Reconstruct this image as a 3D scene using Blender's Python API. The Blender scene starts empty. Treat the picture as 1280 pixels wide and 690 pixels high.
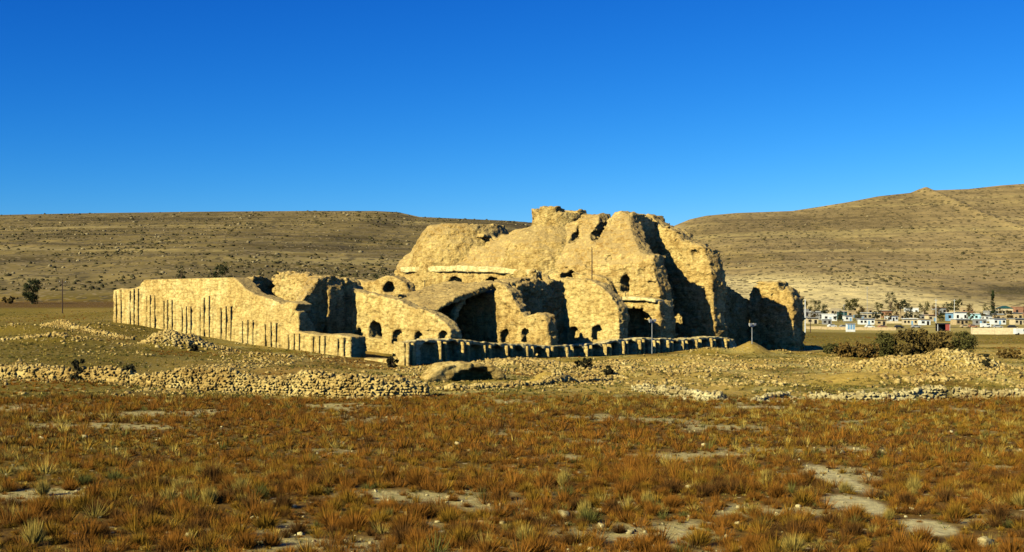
import bpy, math
import numpy as np
from mathutils import Vector, Matrix

# ------------------------------------------------------------------ camera, sky, sun, exposure
scene = bpy.context.scene
COL = scene.collection
F = 1758.0          # focal length in photo pixels (photo is 1280 wide)
HOR = 385.0         # row of the eye level in the photo
CAMZ = 8.0

cam = bpy.data.cameras.new("camera")
cam.sensor_width = 36.0
cam.lens = F / 1280.0 * 36.0
cam.shift_y = (HOR - 345.0) / 1280.0
cam.clip_start = 0.5
cam.clip_end = 20000
camo = bpy.data.objects.new("camera", cam)
camo.location = (0, 0, CAMZ)
camo.rotation_euler = (math.radians(90), 0, 0)
COL.objects.link(camo)
scene.camera = camo

SUN_EL = 28.0
TRAVEL = Vector((0.774, 0.641, 0)).normalized()
w = bpy.data.worlds.new("World")
scene.world = w
w.use_nodes = True
nt = w.node_tree
bg = nt.nodes["Background"]
sky = nt.nodes.new("ShaderNodeTexSky")
sky.sky_type = 'NISHITA'
sky.sun_disc = False
sky.sun_elevation = math.radians(SUN_EL)
sky.sun_rotation = math.atan2(-TRAVEL.x, -TRAVEL.y)
sky.altitude = 1500
sky.air_density = 1.0
sky.dust_density = 0.05
sky.ozone_density = 8.0
# clear dry highland air: deepen the sky's blue, channel by channel
sp_ = nt.nodes.new("ShaderNodeSeparateColor"); cb_ = nt.nodes.new("ShaderNodeCombineColor")
nt.links.new(sky.outputs[0], sp_.inputs[0])
for ch, (ex, co) in enumerate(((2.885, 0.092), (1.665, 0.416), (1.117, 1.211))):
    p_ = nt.nodes.new("ShaderNodeMath"); p_.operation = 'POWER'; p_.inputs[1].default_value = ex
    m_ = nt.nodes.new("ShaderNodeMath"); m_.operation = 'MULTIPLY'; m_.inputs[1].default_value = co
    nt.links.new(sp_.outputs[ch], p_.inputs[0]); nt.links.new(p_.outputs[0], m_.inputs[0]); nt.links.new(m_.outputs[0], cb_.inputs[ch])
nt.links.new(cb_.outputs[0], bg.inputs["Color"])
bg.inputs["Strength"].default_value = 0.05

sl = bpy.data.lights.new("sun", 'SUN')
sl.energy = 5.0
sl.angle = math.radians(0.5)
sl.color = (1.0, 0.935, 0.63)
so = bpy.data.objects.new("sun", sl)
c_, s_ = math.cos(math.radians(SUN_EL)), math.sin(math.radians(SUN_EL))
so.rotation_euler = Vector((TRAVEL.x * c_, TRAVEL.y * c_, -s_)).to_track_quat('-Z', 'Y').to_euler()
so.location = (-100, -80, 120)
COL.objects.link(so)

scene.view_settings.view_transform = 'Standard'
scene.view_settings.look = 'None'
scene.view_settings.exposure = 0.72
scene.view_settings.gamma = 1.0
scene.view_settings.use_curve_mapping = False
scene.cycles.max_bounces = 3
scene.cycles.diffuse_bounces = 0

# ------------------------------------------------------------------ numeric helpers
rng = np.random.default_rng(11)
LAT = np.random.default_rng(5).random((64, 64, 64)).astype(np.float32)


def vnoise(x, y, z):
    x = np.asarray(x, np.float32); y = np.asarray(y, np.float32); z = np.asarray(z, np.float32)
    xi = np.floor(x); yi = np.floor(y); zi = np.floor(z)
    fx = x - xi; fy = y - yi; fz = z - zi
    fx = fx * fx * (3 - 2 * fx); fy = fy * fy * (3 - 2 * fy); fz = fz * fz * (3 - 2 * fz)
    a = xi.astype(np.int32) & 63; b = yi.astype(np.int32) & 63; c = zi.astype(np.int32) & 63
    a1 = (a + 1) & 63; b1 = (b + 1) & 63; c1 = (c + 1) & 63
    v = (((LAT[a, b, c] * (1 - fx) + LAT[a1, b, c] * fx) * (1 - fy) + (LAT[a, b1, c] * (1 - fx) + LAT[a1, b1, c] * fx) * fy) * (1 - fz)
         + ((LAT[a, b, c1] * (1 - fx) + LAT[a1, b, c1] * fx) * (1 - fy) + (LAT[a, b1, c1] * (1 - fx) + LAT[a1, b1, c1] * fx) * fy) * fz)
    return v * 2 - 1


def fbm2(x, y, sc, octv=4, seed=0.0):
    t = 0; a = 1.0; tot = 0
    for o in range(octv):
        t = t + a * vnoise(x / sc + seed + 7.3 * o, y / sc + 3.1 * o, np.full_like(x, 0.37 + o + seed))
        tot += a; a *= 0.5; sc *= 0.5
    return t / tot


def sstep(a, b, x):
    t = np.clip((x - a) / (b - a), 0, 1)
    return t * t * (3 - 2 * t)


def at(px, py, d):
    return ((px - 640) / F * d, d, CAMZ - (py - HOR) / F * d)


# ------------------------------------------------------------------ materials
def new_mat(name, rough=0.95):
    m = bpy.data.materials.new(name)
    m.use_nodes = True
    b = m.node_tree.nodes["Principled BSDF"]
    b.inputs["Roughness"].default_value = rough
    b.inputs["Specular IOR Level"].default_value = 0.1
    return m, m.node_tree, b


def N(t, typ, **kw):
    n = t.nodes.new(typ)
    for k, v in kw.items():
        if k in n.inputs:
            n.inputs[k].default_value = v
        else:
            setattr(n, k, v)
    return n


def ramp(t, fac, stops):
    r = t.nodes.new("ShaderNodeValToRGB")
    el = r.color_ramp.elements
    while len(el) < len(stops):
        el.new(0.5)
    for e, (p, c) in zip(el, stops):
        e.position = p
        e.color = (*c, 1)
    t.links.new(fac, r.inputs[0])
    return r


def mixc(t, fac, a, b, mode='MIX'):
    m = t.nodes.new("ShaderNodeMix")
    m.data_type = 'RGBA'
    m.blend_type = mode
    if hasattr(fac, "links"):
        t.links.new(fac, m.inputs[0])
    else:
        m.inputs[0].default_value = fac
    for s, v in ((6, a), (7, b)):
        if hasattr(v, "links"):
            t.links.new(v, m.inputs[s])
        else:
            m.inputs[s].default_value = (*v, 1)
    return m.outputs[2]


def coords(t, sx=1, sy=1, sz=1):
    g = t.nodes.new("ShaderNodeNewGeometry")
    mp = t.nodes.new("ShaderNodeMapping")
    mp.inputs["Scale"].default_value = (sx, sy, sz)
    t.links.new(g.outputs["Position"], mp.inputs["Vector"])
    return mp.outputs[0]


def stone_mat(name, tones, stone=2.1, bump=0.75, core=0.65, earth=0.6):
    m, t, b = new_mat(name)
    tones = [(r_ * 1.06, g_ * 1.08, b_ * 0.95) for r_, g_, b_ in tones]
    p = coords(t)
    fine_pre = N(t, "ShaderNodeTexNoise", Scale=1.1, Detail=4.0, Roughness=0.7)
    t.links.new(p, fine_pre.inputs["Vector"])
    big = N(t, "ShaderNodeTexNoise", Scale=0.16, Detail=5.0, Roughness=0.65)
    t.links.new(p, big.inputs["Vector"])
    r = ramp(t, big.outputs["Fac"], [(0.30, tones[0]), (0.47, tones[1]), (0.62, tones[2]), (0.75, tones[3])])
    pz = coords(t, 1, 1, 1.9)
    vo = N(t, "ShaderNodeTexVoronoi", Scale=stone, Randomness=1.0)
    t.links.new(pz, vo.inputs["Vector"])
    sep = t.nodes.new("ShaderNodeSeparateColor")
    t.links.new(vo.outputs["Color"], sep.inputs[0])
    tone = ramp(t, sep.outputs[0], [(0.0, (0.62, 0.60, 0.56)), (0.5, (1.0, 1.0, 1.0)), (1.0, (1.22, 1.2, 1.15))])
    c1 = mixc(t, 0.55, r.outputs[0], tone.outputs[0], 'MULTIPLY')
    # mortar joints and small pits
    jr = ramp(t, vo.outputs["Distance"], [(0.0, (1.05, 1.04, 1.02)), (0.55, (0.98, 0.97, 0.95)), (0.8, (0.66, 0.61, 0.52))])
    c2 = mixc(t, 0.72, c1, jr.outputs[0], 'MULTIPLY')
    # rain streaks and dark weathering
    ps = coords(t, 0.9, 0.9, 0.09)
    st = N(t, "ShaderNodeTexNoise", Scale=1.0, Detail=4.0, Roughness=0.6)
    t.links.new(ps, st.inputs["Vector"])
    sr = ramp(t, st.outputs["Fac"], [(0.36, (0.68, 0.62, 0.52)), (0.52, (1, 1, 1)), (0.8, (1.08, 1.06, 1.03))])
    c3 = mixc(t, 0.6, c2, sr.outputs[0], 'MULTIPLY')
    pc = coords(t, 0.25, 0.25, 2.6)
    cn = N(t, "ShaderNodeTexNoise", Scale=1.0, Detail=5.0, Roughness=0.75)
    t.links.new(pc, cn.inputs["Vector"])
    cr_ = ramp(t, cn.outputs["Fac"], [(0.36, (0.58, 0.52, 0.43)), (0.47, (1, 1, 1)), (0.60, (1.0, 1.0, 1.0)), (0.70, (1.16, 1.14, 1.1))])
    c3 = mixc(t, 0.7, c3, cr_.outputs[0], 'MULTIPLY')
    sp = N(t, "ShaderNodeTexNoise", Scale=1.5, Detail=6.0, Roughness=0.8)
    t.links.new(p, sp.inputs["Vector"])
    sp_ = ramp(t, sp.outputs["Fac"], [(0.36, (0.42, 0.36, 0.27)), (0.48, (1, 1, 1)), (0.62, (1.0, 1.0, 1.0)), (0.72, (1.2, 1.18, 1.14))])
    c3 = mixc(t, 0.75, c3, sp_.outputs[0], 'MULTIPLY')
    # broad patches where the facing has gone and brown core shows
    pt = N(t, "ShaderNodeTexNoise", Scale=0.33, Detail=7.0, Roughness=0.72, Distortion=0.6)
    t.links.new(p, pt.inputs["Vector"])
    pr_ = ramp(t, pt.outputs["Fac"], [(0.50, (0, 0, 0)), (0.58, (1, 1, 1))])
    c3 = mixc(t, pr_.outputs[0], c3, mixc(t, core, c3, (0.58, 0.50, 0.40), 'MULTIPLY'))
    # earth and dry lichen lying on wall tops and ledges
    gn = t.nodes.new("ShaderNodeNewGeometry")
    sx = t.nodes.new("ShaderNodeSeparateXYZ")
    t.links.new(gn.outputs["Normal"], sx.inputs[0])
    nz = N(t, "ShaderNodeMath", operation='MULTIPLY_ADD')
    nz.inputs[1].default_value = 1.0
    t.links.new(sx.outputs[2], nz.inputs[0]); t.links.new(fine_pre.outputs["Fac"], nz.inputs[2])
    er = ramp(t, nz.outputs[0], [(0.95, (0, 0, 0)), (1.25, (1, 1, 1))])
    ef = N(t, "ShaderNodeMath", operation='MULTIPLY')
    ef.inputs[1].default_value = earth
    t.links.new(er.outputs[0], ef.inputs[0])
    c3 = mixc(t, ef.outputs[0], c3, (0.33, 0.235, 0.095))
    t.links.new(c3, b.inputs["Base Color"])
    fine = N(t, "ShaderNodeTexNoise", Scale=2.4, Detail=5.0, Roughness=0.7)
    t.links.new(p, fine.inputs["Vector"])
    ad = N(t, "ShaderNodeMath", operation='SUBTRACT')
    t.links.new(fine.outputs["Fac"], ad.inputs[0])
    hv = N(t, "ShaderNodeMath", operation='MULTIPLY')
    hv.inputs[1].default_value = 0.45
    t.links.new(vo.outputs["Distance"], hv.inputs[0])
    t.links.new(hv.outputs[0], ad.inputs[1])
    bp = N(t, "ShaderNodeBump", Strength=bump, Distance=0.25)
    t.links.new(ad.outputs[0], bp.inputs["Height"])
    t.links.new(bp.outputs[0], b.inputs["Normal"])
    return m


M = {}
M['palace'] = stone_mat("palace_masonry", [(0.36, 0.23, 0.085), (0.47, 0.32, 0.125), (0.54, 0.39, 0.165), (0.60, 0.45, 0.22)])
M['plaster'] = stone_mat("weathered_mortar", [(0.40, 0.27, 0.10), (0.52, 0.37, 0.15), (0.58, 0.44, 0.20), (0.68, 0.56, 0.31)], 1.6, 0.7, 0.35, 0.7)
M['rubble'] = stone_mat("field_stone", [(0.30, 0.20, 0.075), (0.42, 0.29, 0.11), (0.52, 0.39, 0.17), (0.64, 0.53, 0.31)], 2.2, 0.5, 0.5, 0.0)
M['brown'] = stone_mat("brown_dome_rubble", [(0.35, 0.225, 0.080), (0.45, 0.31, 0.120), (0.52, 0.375, 0.155), (0.58, 0.435, 0.205)], 1.8, 1.0, 0.6, 0.55)
M['pale_plaster'] = stone_mat("pale_lime_plaster", [(0.52, 0.40, 0.19), (0.60, 0.48, 0.25), (0.66, 0.54, 0.30), (0.72, 0.61, 0.37)], 1.4, 0.4, 0.25, 0.0)
M['pale_rubble'] = stone_mat("pale_limestone", [(0.34, 0.26, 0.13), (0.46, 0.38, 0.21), (0.56, 0.48, 0.29), (0.66, 0.59, 0.39)], 2.6, 0.5, 0.6, 0.0)


def attr_mat(name, amt=0.5, scale=8.0, bump=0.0, trans=0.0, stretch=(1, 1, 1), speck=None):
    m, t, b = new_mat(name)
    a = t.nodes.new("ShaderNodeAttribute")
    a.attribute_name = "tint"
    p = coords(t, *stretch)
    n = N(t, "ShaderNodeTexNoise", Scale=scale, Detail=6.0, Roughness=0.7)
    t.links.new(p, n.inputs["Vector"])
    r = ramp(t, n.outputs["Fac"], [(0.28, (0.45, 0.43, 0.40)), (0.5, (1, 1, 1)), (0.72, (1.5, 1.45, 1.35))])
    c = mixc(t, amt, a.outputs["Color"], r.outputs[0], 'MULTIPLY')
    if speck:
        for (sc, thr, colr, sq) in speck:
            pv = coords(t, *sq)
            v = N(t, "ShaderNodeTexVoronoi", Scale=sc, Randomness=1.0)
            t.links.new(pv, v.inputs["Vector"])
            cl = N(t, "ShaderNodeTexNoise", Scale=sc * 0.12, Detail=2.0)
            t.links.new(pv, cl.inputs["Vector"])
            mu = N(t, "ShaderNodeMath", operation='MULTIPLY')
            mu.inputs[1].default_value = thr * 2
            t.links.new(cl.outputs["Fac"], mu.inputs[0])
            lt = N(t, "ShaderNodeMath", operation='LESS_THAN')
            t.links.new(v.outputs["Distance"], lt.inputs[0])
            t.links.new(mu.outputs[0], lt.inputs[1])
            m8 = N(t, "ShaderNodeMath", operation='MULTIPLY')
            m8.inputs[1].default_value = 0.85
            t.links.new(lt.outputs[0], m8.inputs[0])
            c = mixc(t, m8.outputs[0], c, colr)
    t.links.new(c, b.inputs["Base Color"])
    if bump:
        bp = N(t, "ShaderNodeBump", Strength=bump, Distance=0.3)
        t.links.new(n.outputs["Fac"], bp.inputs["Height"])
        t.links.new(bp.outputs[0], b.inputs["Normal"])
    return m


M['ground'] = attr_mat("dry_soil", 0.75, 1.6, 0.8, speck=[(1.1, 0.16, (0.42, 0.33, 0.17), (1, 1, 1))])
M['hill'] = attr_mat("rocky_hillside", 0.85, 0.055, 0.0, stretch=(1, 0.5, 3.0),
                     speck=[(0.13, 0.30, (0.075, 0.058, 0.022), (1, 0.45, 1)), (0.30, 0.26, (0.26, 0.19, 0.09), (1, 0.5, 1))])
M['scrub'] = attr_mat("dry_scrub", 0.5, 3.0)
M['leaf'] = attr_mat("leaves", 0.4, 1.5)


def plain(name, colr, rough=0.8, metal=0.0, vary=0.25, scale=1.5):
    m, t, b = new_mat(name, rough)
    p = coords(t)
    n = N(t, "ShaderNodeTexNoise", Scale=scale, Detail=5.0, Roughness=0.65)
    t.links.new(p, n.inputs["Vector"])
    lo = tuple(x * (1 - vary) for x in colr); hi = tuple(min(1, x * (1 + vary)) for x in colr)
    r = ramp(t, n.outputs["Fac"], [(0.3, lo), (0.7, hi)])
    t.links.new(r.outputs[0], b.inputs["Base Color"])
    b.inputs["Metallic"].default_value = metal
    return m


M['bark'] = plain("bark", (0.09, 0.06, 0.035))
M['wood'] = plain("weathered_pole_wood", (0.07, 0.045, 0.03))
M['white_paint'] = plain("white_paint", (0.66, 0.66, 0.62), 0.5, 0, 0.15)
M['cream'] = plain("cream_render", (0.52, 0.42, 0.25))
M['tan'] = plain("tan_render", (0.42, 0.31, 0.16))
M['grey'] = plain("grey_block", (0.26, 0.25, 0.23))
M['blue'] = plain("blue_paint", (0.17, 0.32, 0.48), 0.5)
M['cyan'] = plain("pale_cyan_paint", (0.42, 0.68, 0.68), 0.5)
M['teal'] = plain("dark_teal_sheet", (0.02, 0.07, 0.07), 0.5)
M['red'] = plain("red_paint", (0.36, 0.08, 0.06), 0.5)
M['brick'] = plain("red_brick", (0.32, 0.16, 0.09))
M['dark'] = plain("dark_opening", (0.02, 0.018, 0.016), 0.4)
M['black'] = plain("black_paint", (0.02, 0.02, 0.022), 0.35)
M['steel'] = plain("galvanised_steel", (0.38, 0.38, 0.36), 0.45, 0.3)
M['rubber'] = plain("rubber", (0.02, 0.02, 0.02))
M['glass'] = plain("window_glass", (0.03, 0.045, 0.06), 0.1)


# ------------------------------------------------------------------ mesh helpers
def tag(o, label=None, cat=None, group=None, kind=None):
    if label: o["label"] = label
    if cat: o["category"] = cat
    if group: o["group"] = group
    if kind: o["kind"] = kind
    elif cat: o["kind"] = "thing"
    return o


def mesh_np(name, V, Fc, mat, parent=None, tint=None, smooth=False):
    V = np.asarray(V, np.float32); Fc = np.asarray(Fc, np.int32)
    me = bpy.data.meshes.new(name)
    k = Fc.shape[1]
    me.vertices.add(len(V)); me.vertices.foreach_set("co", V.ravel())
    me.loops.add(Fc.size); me.loops.foreach_set("vertex_index", Fc.ravel())
    me.polygons.add(len(Fc))
    me.polygons.foreach_set("loop_start", np.arange(0, Fc.size, k, dtype=np.int32))
    if smooth:
        me.polygons.foreach_set("use_smooth", np.ones(len(Fc), bool))
    if tint is not None:
        at_ = me.attributes.new("tint", 'FLOAT_COLOR', 'POINT')
        at_.data.foreach_set("color", np.concatenate([tint, np.ones((len(tint), 1))], 1).astype(np.float32).ravel())
    me.update(calc_edges=True)
    me.validate()
    me.materials.append(mat)
    o = bpy.data.objects.new(name, me)
    COL.objects.link(o)
    if parent: o.parent = parent
    return o


def empty(name, loc, rz=0.0):
    o = bpy.data.objects.new(name, None)
    o.location = loc; o.rotation_euler = (0, 0, rz)
    o.empty_display_size = 0.5
    COL.objects.link(o)
    return o


class MB:
    """boxes and tubes collected into one mesh"""
    def __init__(s): s.v = []; s.f = []

    def box(s, x0, x1, y0, y1, z0, z1, taper=0.0):
        b = len(s.v)
        t = taper
        s.v += [(x0, y0, z0), (x1, y0, z0), (x1, y1, z0), (x0, y1, z0),
                (x0 + t, y0 + t, z1), (x1 - t, y0 + t, z1), (x1 - t, y1 - t, z1), (x0 + t, y1 - t, z1)]
        s.f += [[b + i for i in q] for q in ((0, 3, 2, 1), (4, 5, 6, 7), (0, 1, 5, 4), (1, 2, 6, 5), (2, 3, 7, 6), (3, 0, 4, 7))]
        return s

    def tube(s, p0, p1, r0, r1, n=8):
        p0 = Vector(p0); p1 = Vector(p1)
        q = (p1 - p0).to_track_quat('Z', 'Y')
        b = len(s.v)
        for p, r in ((p0, r0), (p1, r1)):
            for i in range(n):
                a = 2 * math.pi * i / n
                s.v.append(tuple(p + q @ Vector((r * math.cos(a), r * math.sin(a), 0))))
        for i in range(n):
            j = (i + 1) % n
            s.f.append([b + i, b + j, b + n + j, b + n + i])
        s.f.append([b + n + i for i in range(n)]); s.f.append([b + i for i in range(n)][::-1])
        return s

    def prism(s, prof, y0, y1):
        """profile in x,z extruded along y"""
        b = len(s.v); n = len(prof)
        s.v += [(x, y0, z) for x, z in prof] + [(x, y1, z) for x, z in prof]
        for i in range(n):
            j = (i + 1) % n
            s.f.append([b + i, b + j, b + n + j, b + n + i])
        s.f.append([b + i for i in range(n)][::-1]); s.f.append([b + n + i for i in range(n)])
        return s

    def build(s, name, mat, parent=None, loc=None):
        me = bpy.data.meshes.new(name)
        me.from_pydata(s.v, [], s.f); me.update()
        me.materials.append(mat)
        o = bpy.data.objects.new(name, me)
        COL.objects.link(o)
        if parent: o.parent = parent
        if loc: o.location = loc
        return o


def copy_tree(o, parent=None):
    c = o.copy(); COL.objects.link(c)
    if parent: c.parent = parent
    for ch in list(o.children): copy_tree(ch, c)
    return c


# ------------------------------------------------------------------ terrain
CX, CY = -16.5, 215.0      # near corner of the palace
R2 = math.sqrt(0.5)


def UV(u, v):
    return CX + (u - v) * R2, CY + (u + v) * R2


ctrl = []
for y in (6, 30, 60, 95, 125):
    for k in (-0.75, -0.4, -0.15, 0.1, 0.36, 0.75):
        ctrl.append((k * y, y, 0.0))
for px, py, d in [(505, 457, 215), (437, 446, 225), (340, 434, 239), (230, 416, 259), (142, 403, 277),
                  (0, 447, 170), (0, 428, 205), (0, 405, 300), (-160, 402, 300), (0, 390, 420), (142, 388, 430), (0, 378, 545), (-300, 378, 545), (200, 378, 545),
                  (620, 447, 236), (760, 442, 256), (920, 438, 276), (1000, 439, 292),
                  (760, 462, 180), (620, 463, 180), (400, 462, 178), (200, 447, 190), (950, 462, 190), (1200, 462, 190),
                  (1050, 430, 330), (1280, 428, 340), (1500, 430, 340), (1000, 412, 560), (1280, 412, 560), (1600, 412, 560),
                  (640, 384, 420), (500, 380, 545), (700, 395, 545), (820, 404, 545), (1000, 403, 800), (1280, 403, 800), (1700, 403, 800),
                  (1000, 395, 1000), (1300, 395, 1000), (640, 380, 800), (0, 370, 800), (-300, 370, 800), (0, 368, 1000), (640, 378, 1000), (-400, 368, 1000), (1800, 395, 1000)]:
    ctrl.append(at(px, py, d))
CT = np.array(ctrl)


def _warp(x, y):   # work in log depth so that near and far points weigh alike
    L = np.log(np.maximum(y, 3.0))
    return x / np.maximum(y, 3.0) * 3.0, L


def _ker(r2):
    return 0.5 * r2 * np.log(r2 + 1e-9)


_a, _b = _warp(CT[:, 0], CT[:, 1])
_n = len(CT)
_K = _ker((_a[:, None] - _a[None]) ** 2 + (_b[:, None] - _b[None]) ** 2) + np.eye(_n) * 1e-4
_P = np.stack([np.ones(_n), _a, _b], 1)
_A = np.block([[_K, _P], [_P.T, np.zeros((3, 3))]])
_W = np.linalg.solve(_A, np.concatenate([CT[:, 2], np.zeros(3)]))


def base_z(x, y):
    y = np.minimum(y, 1000.0)
    a, b = _warp(np.clip(x, -0.9 * y, 0.9 * y), y)
    z = _W[_n] + _W[_n + 1] * a + _W[_n + 2] * b
    for i in range(_n):
        z = z + _W[i] * _ker((a - _a[i]) ** 2 + (b - _b[i]) ** 2)
    return z


SKL = np.array([(-500, 276), (-300, 272), (0, 268.5), (100, 266.5), (240, 264.5), (380, 263.5), (470, 263.5), (498, 265), (525, 271), (560, 272.5), (640, 276),
                (700, 281), (760, 287), (828, 289), (845, 281), (862, 274), (882, 269.5), (920, 266), (990, 263.5), (1025, 258), (1062, 252), (1098, 245),
                (1140, 240.5), (1149, 238), (1157, 233), (1167, 237.5), (1185, 237), (1210, 236), (1250, 231.5), (1300, 228), (1500, 222), (1800, 226)], float)


def hill_params(x):
    m = sstep(-0.02, 0.075, x / 1900.0)
    return 1900 + 500 * m, 560 + 440 * m, m


def hill_z(x, y):
    R, y0, m = hill_params(x)
    # ridge height as a function of x along the ridge
    px = 640 + F * x / R
    top = CAMZ + (HOR - np.interp(px, SKL[:, 0], SKL[:, 1])) / F * R
    b = base_z(x, np.full_like(x, 1000.0))
    t = np.clip((y - y0) / (R - y0), 0, 1)
    p = t ** (1.12 + 0.35 * m)
    h = (top - b) * p
    h = np.where(y > R, h - (y - R) * 0.03, h)
    # gullies and rock ledges
    e = sstep(0.02, 0.2, t) * (1 - sstep(0.9, 1.0, t))
    g = fbm2(x, y * 0.45, 190.0, 5, 2.0)
    h = h + e * (g * 7.0 - 4.0 * np.abs(fbm2(x + y * 0.15, y * 0.12, 120.0, 3, 9.0)))
    hh = h + fbm2(x, y, 160.0, 3, 4.0) * 6
    led = (hh / 6.5) - np.floor(hh / 6.5)
    h = h + e * 1.6 * (sstep(0.35, 0.65, led) - led)
    return h


BUMPS = [  # px, depth, height, sigma x, sigma y
    (640, 190, 1.5, 9.0, 9.0), (715, 176, 0.7, 8, 6), (588, 160, 0.9, 5, 5), (685, 141, 1.25, 1.9, 1.9), (938, 263, 2.2, 3.2, 3.6), (890, 262, 1.0, 5, 4), (985, 272, 0.7, 6, 3),
    (212, 212, 2.3, 3.4, 4.0), (255, 214, 1.2, 4, 4), (340, 200, 0.8, 6, 5), (80, 205, 1.2, 7, 4), (30, 235, 1.3, 8, 5), (110, 250, 1.0, 8, 4),
    (1160, 190, 1.5, 7, 6), (1110, 185, 1.2, 6, 6), (1215, 188, 1.4, 5, 5), (1065, 152, 1.4, 4.5, 3.5), (1180, 150, 0.8, 6, 4), (1265, 150, 0.9, 5, 4),
    (840, 165, 0.8, 9, 7), (900, 205, 0.7, 9, 6), (780, 205, 0.8, 7, 7), (430, 150, 0.6, 9, 5), (960, 140, 0.4, 4, 3)]


def gz(x, y):
    x = np.asarray(x, float); y = np.asarray(y, float)
    z = base_z(x, y)
    for px, d, h, sx, sy in BUMPS:
        bx = (px - 640) / F * d
        z = z + h * (1 + 0.45 * fbm2(x, y, 3.0, 3, 70.0)) * np.exp(-((x - bx) / sx) ** 2 - ((y - d) / sy) ** 2)
    near = 1 - sstep(380, 560, y)
    z = z + near * (0.22 * fbm2(x, y, 9.0, 4, 1.0) + (0.7 * fbm2(x, y, 40.0, 2, 6.0) + 0.55 * np.abs(fbm2(x, y * 0.7, 13.0, 4, 16.0))) * sstep(105, 165, y) * (1 - sstep(200, 222, y)))
    z = z + hill_z(x, y)
    return z


def g1(x, y):
    return float(gz(np.array([x]), np.array([y]))[0])


def lerp3(a, b, t):
    return a * (1 - t[..., None]) + b * t[..., None]


def ground_tint(x, y):
    n1 = fbm2(x, y, 14.0, 4, 3.0); n2 = fbm2(x, y, 5.0, 4, 8.0); n3 = fbm2(x, y * 0.4, 30.0, 3, 12.0)
    C = lambda *c: np.array(c, float)
    brown = C(0.130, 0.072, 0.026); pale = C(0.36, 0.30, 0.24); olive = C(0.125, 0.105, 0.026); tan = C(0.34, 0.235, 0.095)
    straw = C(0.24, 0.165, 0.055)
    o = np.ones(x.shape + (3,))
    fore = lerp3(o * brown, o * pale, sstep(0.10, 0.42, n2 + 0.35 * n1))
    fore = lerp3(fore, o * olive, sstep(0.12, 0.5, -n1) * 0.7)
    tan = tan * 1.15; olive = olive * np.array([1.4, 1.22, 1.0])
    mid = lerp3(o * tan, o * olive, sstep(-0.05, 0.22, n1 + 0.3 * n2))
    mid = lerp3(mid, o * C(0.125, 0.072, 0.022), sstep(0.08, 0.35, fbm2(x, y * 0.6, 9.0, 4, 91.0)) * 0.75)
    mid = lerp3(mid, o * C(0.40, 0.33, 0.20), sstep(0.0, 0.35, n2) * 0.8)
    mid = lerp3(mid, o * C(0.19, 0.085, 0.022), sstep(0.18, 0.4, -n3) * 0.5)
    far = lerp3(o * straw, o * olive, sstep(-0.25, 0.15, n3 + 0.3 * n1))
    k = x / y
    lf = sstep(-0.16, -0.24, k)
    midl = lerp3(mid, o * olive * 0.75, lf * sstep(-0.3, 0.2, n3 + 0.25) * 0.85)
    c = lerp3(fore, midl, sstep(112, 135, y + 14 * n1))
    c = lerp3(c, far, sstep(290, 340, y + 20 * n1))
    # bare earth cones
    for bx, by, r in ((at(685, 0, 141)[0], 141, 3.0), (at(938, 0, 263)[0], 263, 5.0), (at(1065, 0, 152)[0], 152, 6.0)):
        dd = np.hypot(x - bx, (y - by)) / r + 0.25 * n2
        c = lerp3(c, o * C(0.36, 0.25, 0.105), 1 - sstep(0.7, 1.1, dd))
    # footpath and bare patches in the scrub
    for bx, by, rx, ry in ((at(1046, 0, 66)[0], 66.5, 0.8, 6.5), (at(1075, 0, 56)[0], 57, 1.2, 3), (at(1165, 0, 50.5)[0], 51, 1.0, 2.0), (at(950, 0, 112)[0], 113, 3.5, 2.0)):
        dd = np.hypot((x - bx) / rx, (y - by) / ry) + 0.35 * n2
        c = lerp3(c, o * C(0.44, 0.38, 0.36), 1 - sstep(0.75, 1.1, dd))
    # dark ploughed strip and pale track far left, pale village ground right
    s = sstep(-0.17, -0.24, k) * sstep(450, 480, y) * (1 - sstep(545, 590, y))
    c = lerp3(c, o * C(0.10, 0.052, 0.018), s * 0.85)
    s = sstep(0.15, 0.19, k) * sstep(470, 520, y) * (1 - sstep(1000, 1100, y))
    c = lerp3(c, o * C(0.36, 0.29, 0.155), s * 0.8)
    # hills
    R, y0, m = hill_params(x)
    t = np.clip((y - y0) / (R - y0), 0, 1)
    hz = sstep(0.0, 0.05, t)
    hn = fbm2(x, y * 0.4, 220.0, 5, 20.0); hn2 = fbm2(x, y * 0.25, 60.0, 4, 31.0)
    hl = lerp3(o * C(0.165, 0.128, 0.062), o * C(0.105, 0.082, 0.038), sstep(-0.15, 0.3, hn))
    hr = lerp3(o * C(0.250, 0.190, 0.115), o * C(0.165, 0.125, 0.074), sstep(-0.2, 0.3, hn + 0.3 * hn2))
    h = lerp3(hl, hr, m)
    h = lerp3(h, o * C(0.33, 0.25, 0.12), sstep(0.12, 0.4, hn2) * 0.35)
    el = hill_z(x, y) + fbm2(x, y, 260.0, 3, 4.0) * 5
    band = vnoise(el / 5.5, x / 420.0, y / 900.0) + 0.6 * vnoise(el / 2.0, x / 160.0, y / 500.0 + 9)
    h = lerp3(h, h * 0.52, sstep(0.22, 0.7, band + 0.5 * hn2) * (0.9 - 0.4 * m))
    h = lerp3(h, o * C(0.34, 0.275, 0.15), sstep(0.25, 0.75, -band) * 0.55)
    fan = m * sstep(0.0, 0.02, t) * (1 - sstep(0.38, 0.50, t + 0.16 * hn + 0.25 * sstep(0.14, 0.36, k)))
    h = lerp3(h, o * C(0.54, 0.45, 0.29), fan * 1.0)
    dk = m * sstep(0.325, 0.345, k) * sstep(0.19, 0.22, t) * (1 - sstep(0.27, 0.32, t))
    h = lerp3(h, o * C(0.06, 0.05, 0.018), dk * 0.8)
    c = lerp3(c, h, hz)
    f = np.array([1.04, 1.0, 0.5]) * (1 - hz[..., None]) + np.array([1.04, 0.98, 0.66]) * hz[..., None]
    return np.clip(c * f, 0.004, 1)


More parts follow.
